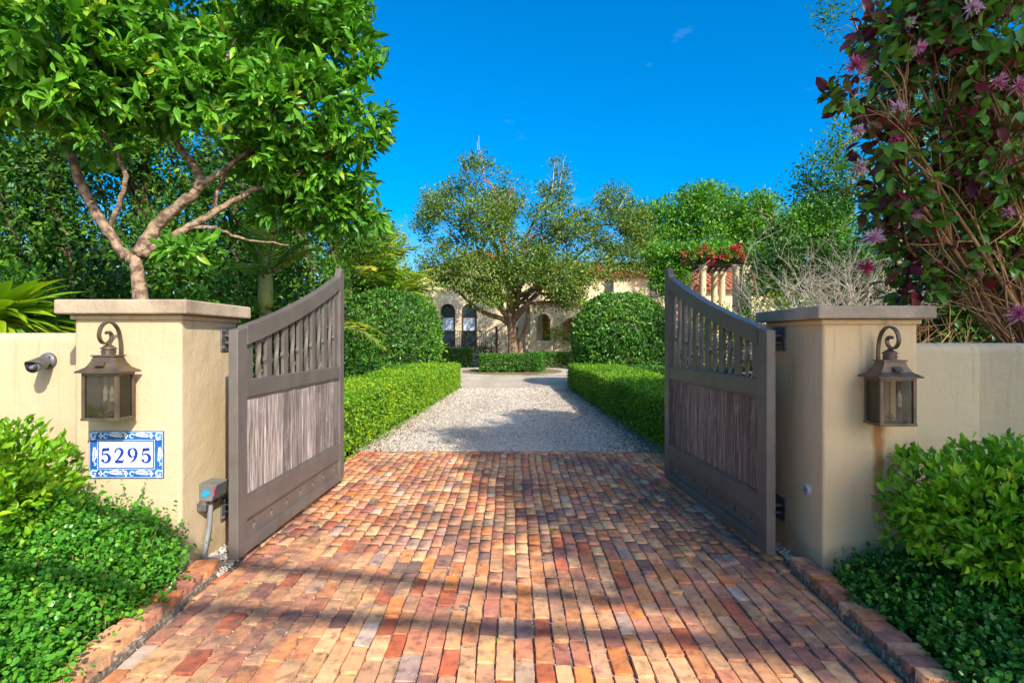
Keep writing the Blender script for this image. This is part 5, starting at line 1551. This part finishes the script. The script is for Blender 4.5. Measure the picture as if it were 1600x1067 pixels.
for xa, xb in ((.15, .80), (-.95, -.35)):
    w = MB(); z0, z1 = 3.9, 5.2
    w.box(xa, xa + .08, .1, .18, z0, z1); w.box(xb - .08, xb, .1, .18, z0, z1); w.box(xa + .08, xb - .08, .1, .18, z1 - .08, z1); w.box(xa + .08, xb - .08, .1, .18, z0, z0 + .08); w.box(xa + .08, xb - .08, .11, .17, 4.5, 4.56)
    wf = w.build('window', DARKW, hs)
    MB().box(xa + .07, xb - .07, .185, .20, z0 + .07, z1 - .07).build('pane', GLZ, wf)
for sgn, xe in ((-1, -4.75), (1, 3.7)):
    roof_slope(hs, (xe, -.25, 5.36), (xe, 5.2, 5.36), (-.5, 5.2, 6.98), (-.5, -.25, 6.98))
# long wing further back
w2 = MB().box(3.2, 15.5, 4.2, 10, -.06, 6.05).build('wall', HOUSE, hs)
xa, xb = (944 - 800) * 38.2 / FPX + 1.5, (959 - 800) * 38.2 / FPX + 1.5
xs = [(xa, xb), (xa - 2.6, xb - 2.6), (xa + 3.2, xb + 3.2)]
carve(w2, [MB().box(a_, b_, 4.0, 4.5, 4.4, 5.6) for a_, b_ in xs])
for a_, b_ in xs:
    w = MB(); z0, z1 = 4.4, 5.6
    w.box(a_, a_ + .1, 4.28, 4.36, z0, z1); w.box(b_ - .1, b_, 4.28, 4.36, z0, z1); w.box(a_ + .1, b_ - .1, 4.28, 4.36, z1 - .1, z1); w.box(a_ + .1, b_ - .1, 4.28, 4.36, z0, z0 + .1); w.box(a_ + .1, b_ - .1, 4.29, 4.35, 4.95, 5.02)
    wf = w.build('window', DARKW, hs)
    MB().box(a_ + .09, b_ - .09, 4.37, 4.39, z0 + .09, z1 - .09).build('pane', GLZ, wf)
roof_slope(hs, (3.0, 3.75, 6.0), (15.8, 3.75, 6.0), (15.8, 7.0, 7.25), (3.0, 7.0, 7.25))
# terrace and balcony railing
tr_ = thing('terrace', 'low cream terrace with a black iron railing below the arched windows', 'terrace', (-3.2, 32.4, 0))
MB().box(-2.6, 1.8, 0, 1.58, -.06, .93).build('terrace_wall', HOUSE, tr_)
MB().box(-2.65, 1.85, -.05, 1.58, .932, 1.0).build('coping', CAPM, tr_)
rl = MB().box(-1.75, 1.62, .0, .05, 1.96, 2.0)
rl.box(-1.75, 1.62, .01, .04, 1.06, 1.09); rlo = rl.build('railing', BLACK, tr_)
for k in range(29):
    x_ = -1.73 + k * .1192
    MB().box(x_ - .011, x_ + .011, .014, .036, 1.0, 1.959).build('baluster', BLACK, rlo)
# arched courtyard wall
cw = thing('courtyard_wall', 'cream courtyard wall with two arched openings right of the oak', 'wall', (3.1, 32.6, 0))
wb = MB().box(-2.0, 4.8, 0, .32, -.06, 3.45).build('wall_body', HOUSE, cw)
aa = [arch_poly((838 - 800) * 32.6 / FPX - 3.1, (860 - 800) * 32.6 / FPX - 3.1, 1.42, 3.05), arch_poly((878 - 800) * 32.6 / FPX - 3.1, (910 - 800) * 32.6 / FPX - 3.1, 1.42, 2.82), arch_poly(1.6, 2.9, 1.42, 2.82)]
carve(wb, [MB().prism(q, -.2, .6, 'y') for q in aa])
MB().box(-2.05, 4.85, -.05, .37, 3.452, 3.54).build('coping', CAPM, cw)
roof_slope(cw, (-2.0, .35, 3.60), (4.8, .35, 3.60), (4.8, 5.4, 4.0), (-2.0, 5.4, 4.0))  # invented gallery roof, added to shade the space behind the arches
for q in aa:
    MB().tube([(u, -.03, z) for u, z in q[2:]], .06, 6).build('arch_trim', CREAM, cw)
RR = RNG(901)
bl = PB([(850, 515, 14, 22, 34.5), (900, 520, 22, 20, 34.5), (880, 525, 30, 16, 34)])
tree('leafy courtyard shrub seen through the arched openings', (bl[0][0][0], 34.4, 0), [(bl[0][0][0], 34.4, -.06), (bl[0][0][0], 34.4, 1), (bl[0][0][0], 34.4, 2)], bl, 420, 6, .16, .08, T2, L_FIC, BARKP, 902, name='shrub', cat='shrub', r0=.05, twigs=6)
bl = PB([(865, 520, 20, 10, 32.2), (905, 530, 20, 12, 32.2), (922, 505, 16, 14, 32.2), (880, 505, 6, 16, 32.3), (940, 520, 18, 18, 32)])
tree('yellowing climber trailing over the arched courtyard wall', (bl[0][0][0], 32.3, 0), [(bl[0][0][0], 32.3, -.06), (bl[0][0][0], 32.3, .9), (bl[1][0][0], 32.3, 1.7)], bl, 420, 6, .14, .08, T2, L_YEL, BARKP, 903, name='climber', cat='climber', r0=.05, twigs=8)
bl = PB([(768, 545, 12, 26, 31), (750, 553, 12, 14, 31)])
tree('dark shrub left of the oak trunk under the railing', (bl[0][0][0], 31, 0), [(bl[0][0][0], 31, -.06), (bl[0][0][0], 31, .6), (bl[0][0][0], 31, 1.2)], bl, 260, 6, .11, .05, T2, L_DARK, BARKD, 904, name='shrub', cat='shrub', r0=.05, twigs=4)
for px, lab in ((776, 'slim rusty post standing left of the oak trunk'), (808, 'slim rusty post standing right of the oak trunk')):
    c = P(px, 530, 28.6)
    q = thing('garden_post', lab, 'post', (c[0], 28.6, 0))
    MB().box(-.06, .06, -.06, .06, -.06, 2.1).box(-.075, .075, -.075, .075, 2.102, 2.15).build('shaft', M('rusty_post', (.16, .08, .05), (.10, .05, .03), 8, .8), q)

# pergola with bougainvillea
pg = thing('pergola', 'cream columned pergola with dark beams under red bougainvillea', 'pergola', (8.1, 22.0, 0))
for px, dy in ((1098, 0), (1150, 0), (1078, 2.4), (1128, 2.4), (1116, 2.4)):
    d = 22 + dy; x_ = (px - 800) * d / FPX - 8.1
    cm_ = MB().lathe([(.19, 0), (.19, .25), (.15, .28), (.135, 4.3), (.17, 4.36), (.19, 4.5)], (x_, dy, 0), 14)
    cm_.build('column', HOUSE, pg, True)
MB().box((1160 - 800) * 22 / FPX - 8.1, (1173 - 800) * 22 / FPX - 8.1, -.1, .5, -.06, 4.72).build('pier', HOUSE, pg, bevel=.02)
for dy in (0, 2.4):
    MB().box(-1.35, 1.75, dy - .07, dy + .07, 4.502, 4.70).build('beam', BARKD, pg, bevel=.01)
for k in range(13):
    x_ = -1.3 + k * .24
    MB().box(x_ - .035, x_ + .035, -.45, 2.8, 4.702, 4.84).build('rafter', BARKD, pg, bevel=.006)
MB().box(-.4, 6.2, 4.0, 4.2, -.06, 3.95).build('back_wall', HOUSE, pg)
roof_slope(pg, (-.6, 3.6, 3.96), (6.4, 3.6, 3.96), (6.4, 6.2, 5.0), (-.6, 6.2, 5.0))
bl = PB([(1075, 395, 22, 12, 22), (1100, 398, 22, 9, 22), (1130, 396, 24, 9, 22), (1160, 400, 16, 8, 22), (1055, 410, 24, 24, 22.4), (1040, 435, 24, 26, 22.6), (1065, 430, 12, 20, 22.2), (1030, 400, 22, 18, 23), (1120, 388, 30, 8, 23)])
bg_ = tree('green and red bougainvillea climbing over the pergola', (bl[5][0][0], 22.4, 0), [(bl[5][0][0], 22.4, -.06), (bl[5][0][0] + .1, 22.4, 2), (bl[4][0][0], 22.4, 4.2)], bl, 2000, 6, .12, .075, T2, L_FIC, BARK, 911, name='bougainvillea', cat='climber', r0=.09, hole=-.4, hs=1.6, twigs=12)
RR = RNG(912)
rb = PB([(1105, 398, 11, 9, 21.6), (1085, 396, 8, 6, 21.6), (1140, 392, 14, 7, 21.6), (1112, 406, 8, 9, 21.6), (1160, 402, 10, 6, 21.6), (1128, 400, 8, 6, 21.6), (1072, 400, 10, 5, 21.6), (1096, 390, 14, 5, 21.7), (1150, 388, 16, 5, 21.7)])
p, o_ = blob_points(RR, rb, 150, .2, -.2, 3.0)
pos, a, nr, ti = sprays(RR, p, o_, 6, .9, .2, .05)
leaves('bracts', bg_, np.array(bg_.location), pos, a, nr, RR.uniform(.06, .1, len(pos)), .06, T2, L_RED, ti)

# far tree line closing the horizon, and planting behind the right wall
R = RNG(941)
n = 26000
an = R.uniform(-1.25, 1.25, n); rad = R.uniform(50, 58, n)
hh = 6.2 + 1.6 * np.sin(an * 9) + 1.1 * np.sin(an * 23 + 1)
pos = np.stack([np.sin(an) * rad, np.cos(an) * rad, hh * R.random(n) ** .8], 1)
leaves('distant_trees', None, (0, 0, 0), pos, rand_dirs(R, n), rand_dirs(R, n) + [0, -.6, .3], R.uniform(.5, .9, n), .5, T2, L_DARK, np.clip(R.normal(.5, .2, n), 0, 1))
for i, (px, d, z, lab) in enumerate(((1480, 9.0, 3.4, 'dark leafy screen shrub behind the purple bush stems'), (1580, 8.0, 3.6, 'dark leafy screen shrub at the right edge behind the wall'), (1415, 10.5, 2.6, 'dark leafy screen shrub right of the bare twiggy bush'), (1660, 7.6, 5.2, 'dark leafy screen tree beyond the right edge'))):
    c = P(px, 530, d); RR = RNG(945 + i)
    bl = [((c[0] + RR.uniform(-.8, .8), d + RR.uniform(-.4, .6), zz), (.75, .65, .6)) for zz in np.linspace(.6, z, 8)]
    tree(lab, (c[0], d, 0), [(c[0], d, -.06), (c[0], d, z * .4), (c[0] + .1, d, z * .8)], bl, 900, 7, .12, .06, T4, L_DARK, BARKP, 946 + i, name='shrub', cat='shrub', group='screen shrubs behind the right wall', r0=.06, hole=-.4, hs=1.4, twigs=8)

# ------------------------------------------------------------------ what stands behind the camera and throws the shade on the drive
sx, sy = .714, -1.237             # towards the sun, per metre of height
def shade_tree(label, foot, blobs, seed, n, leaf=.2, mat=L_DARK, k=8):
    foot = np.array([*foot, 0.])
    tree(label, foot, [foot + [0, 0, -.06], foot + [.1, 0, 2.2], foot + [0, .1, 7.0]], blobs, n, k, leaf, leaf * .5, T2, mat, BARK, seed, r0=.22, shell=.0, hole=-1.2, hs=.8, jit=.2, twigs=12)
def over(gx, gy, h, r, rz=None):
    """foliage mass at height h whose shade lies at ground point gx, gy"""
    return ((gx + sx * h, gy + sy * h, h), (r, r, rz or r))
shade = [(1.6, 3.55, .68), (1.2, 4.4, .75), (.85, 5.5, .80), (.50, 6.7, .80), (.35, 7.5, .62), (2.5, 3.3, .80), (2.25, 4.6, .95), (2.0, 5.9, 1.05), (1.6, 7.1, 1.0), (2.8, 6.0, .95), (3.3, 4.6, 1.15), (3.6, 3.4, 1.0), (4.5, 4.4, 1.2), (2.8, 2.75, .72), (3.5, 2.5, .8),
         (.05, 8.35, .50), (-.75, 8.55, .26), (.9, 8.7, .8), (1.5, 9.2, .6)]
shade_tree('broad street tree behind the camera shading the right pillar', (9.6, -7.2), [over(gx, gy, 8.6 + .28 * (gy - 2.5) + .3 * math.sin(gx * 3), r, r * .8) for gx, gy, r in shade], 951, 7500)

wire = None
for (a, b_, h, lab) in (((-1.9, 3.64), (.26, 3.19), 5.0, 'upper overhead utility cable crossing behind the camera'), ((-2.37, 3.1), (.33, 2.78), 4.8, 'lower overhead utility cable crossing behind the camera')):
    p0 = np.array([a[0] + sx * h, a[1] + sy * h, h]); p1 = np.array([b_[0] + sx * h, b_[1] + sy * h, h])
    t_ = unit(p1 - p0)
    o = MB().tube([p0 + t_ * s + np.array([0, 0, .0006 * s * s]) for s in np.linspace(-26, 26, 27)], .050, 6).build('utility_cable', BLACK, None)
    tag(o, lab, 'cable', 'overhead utility cables')
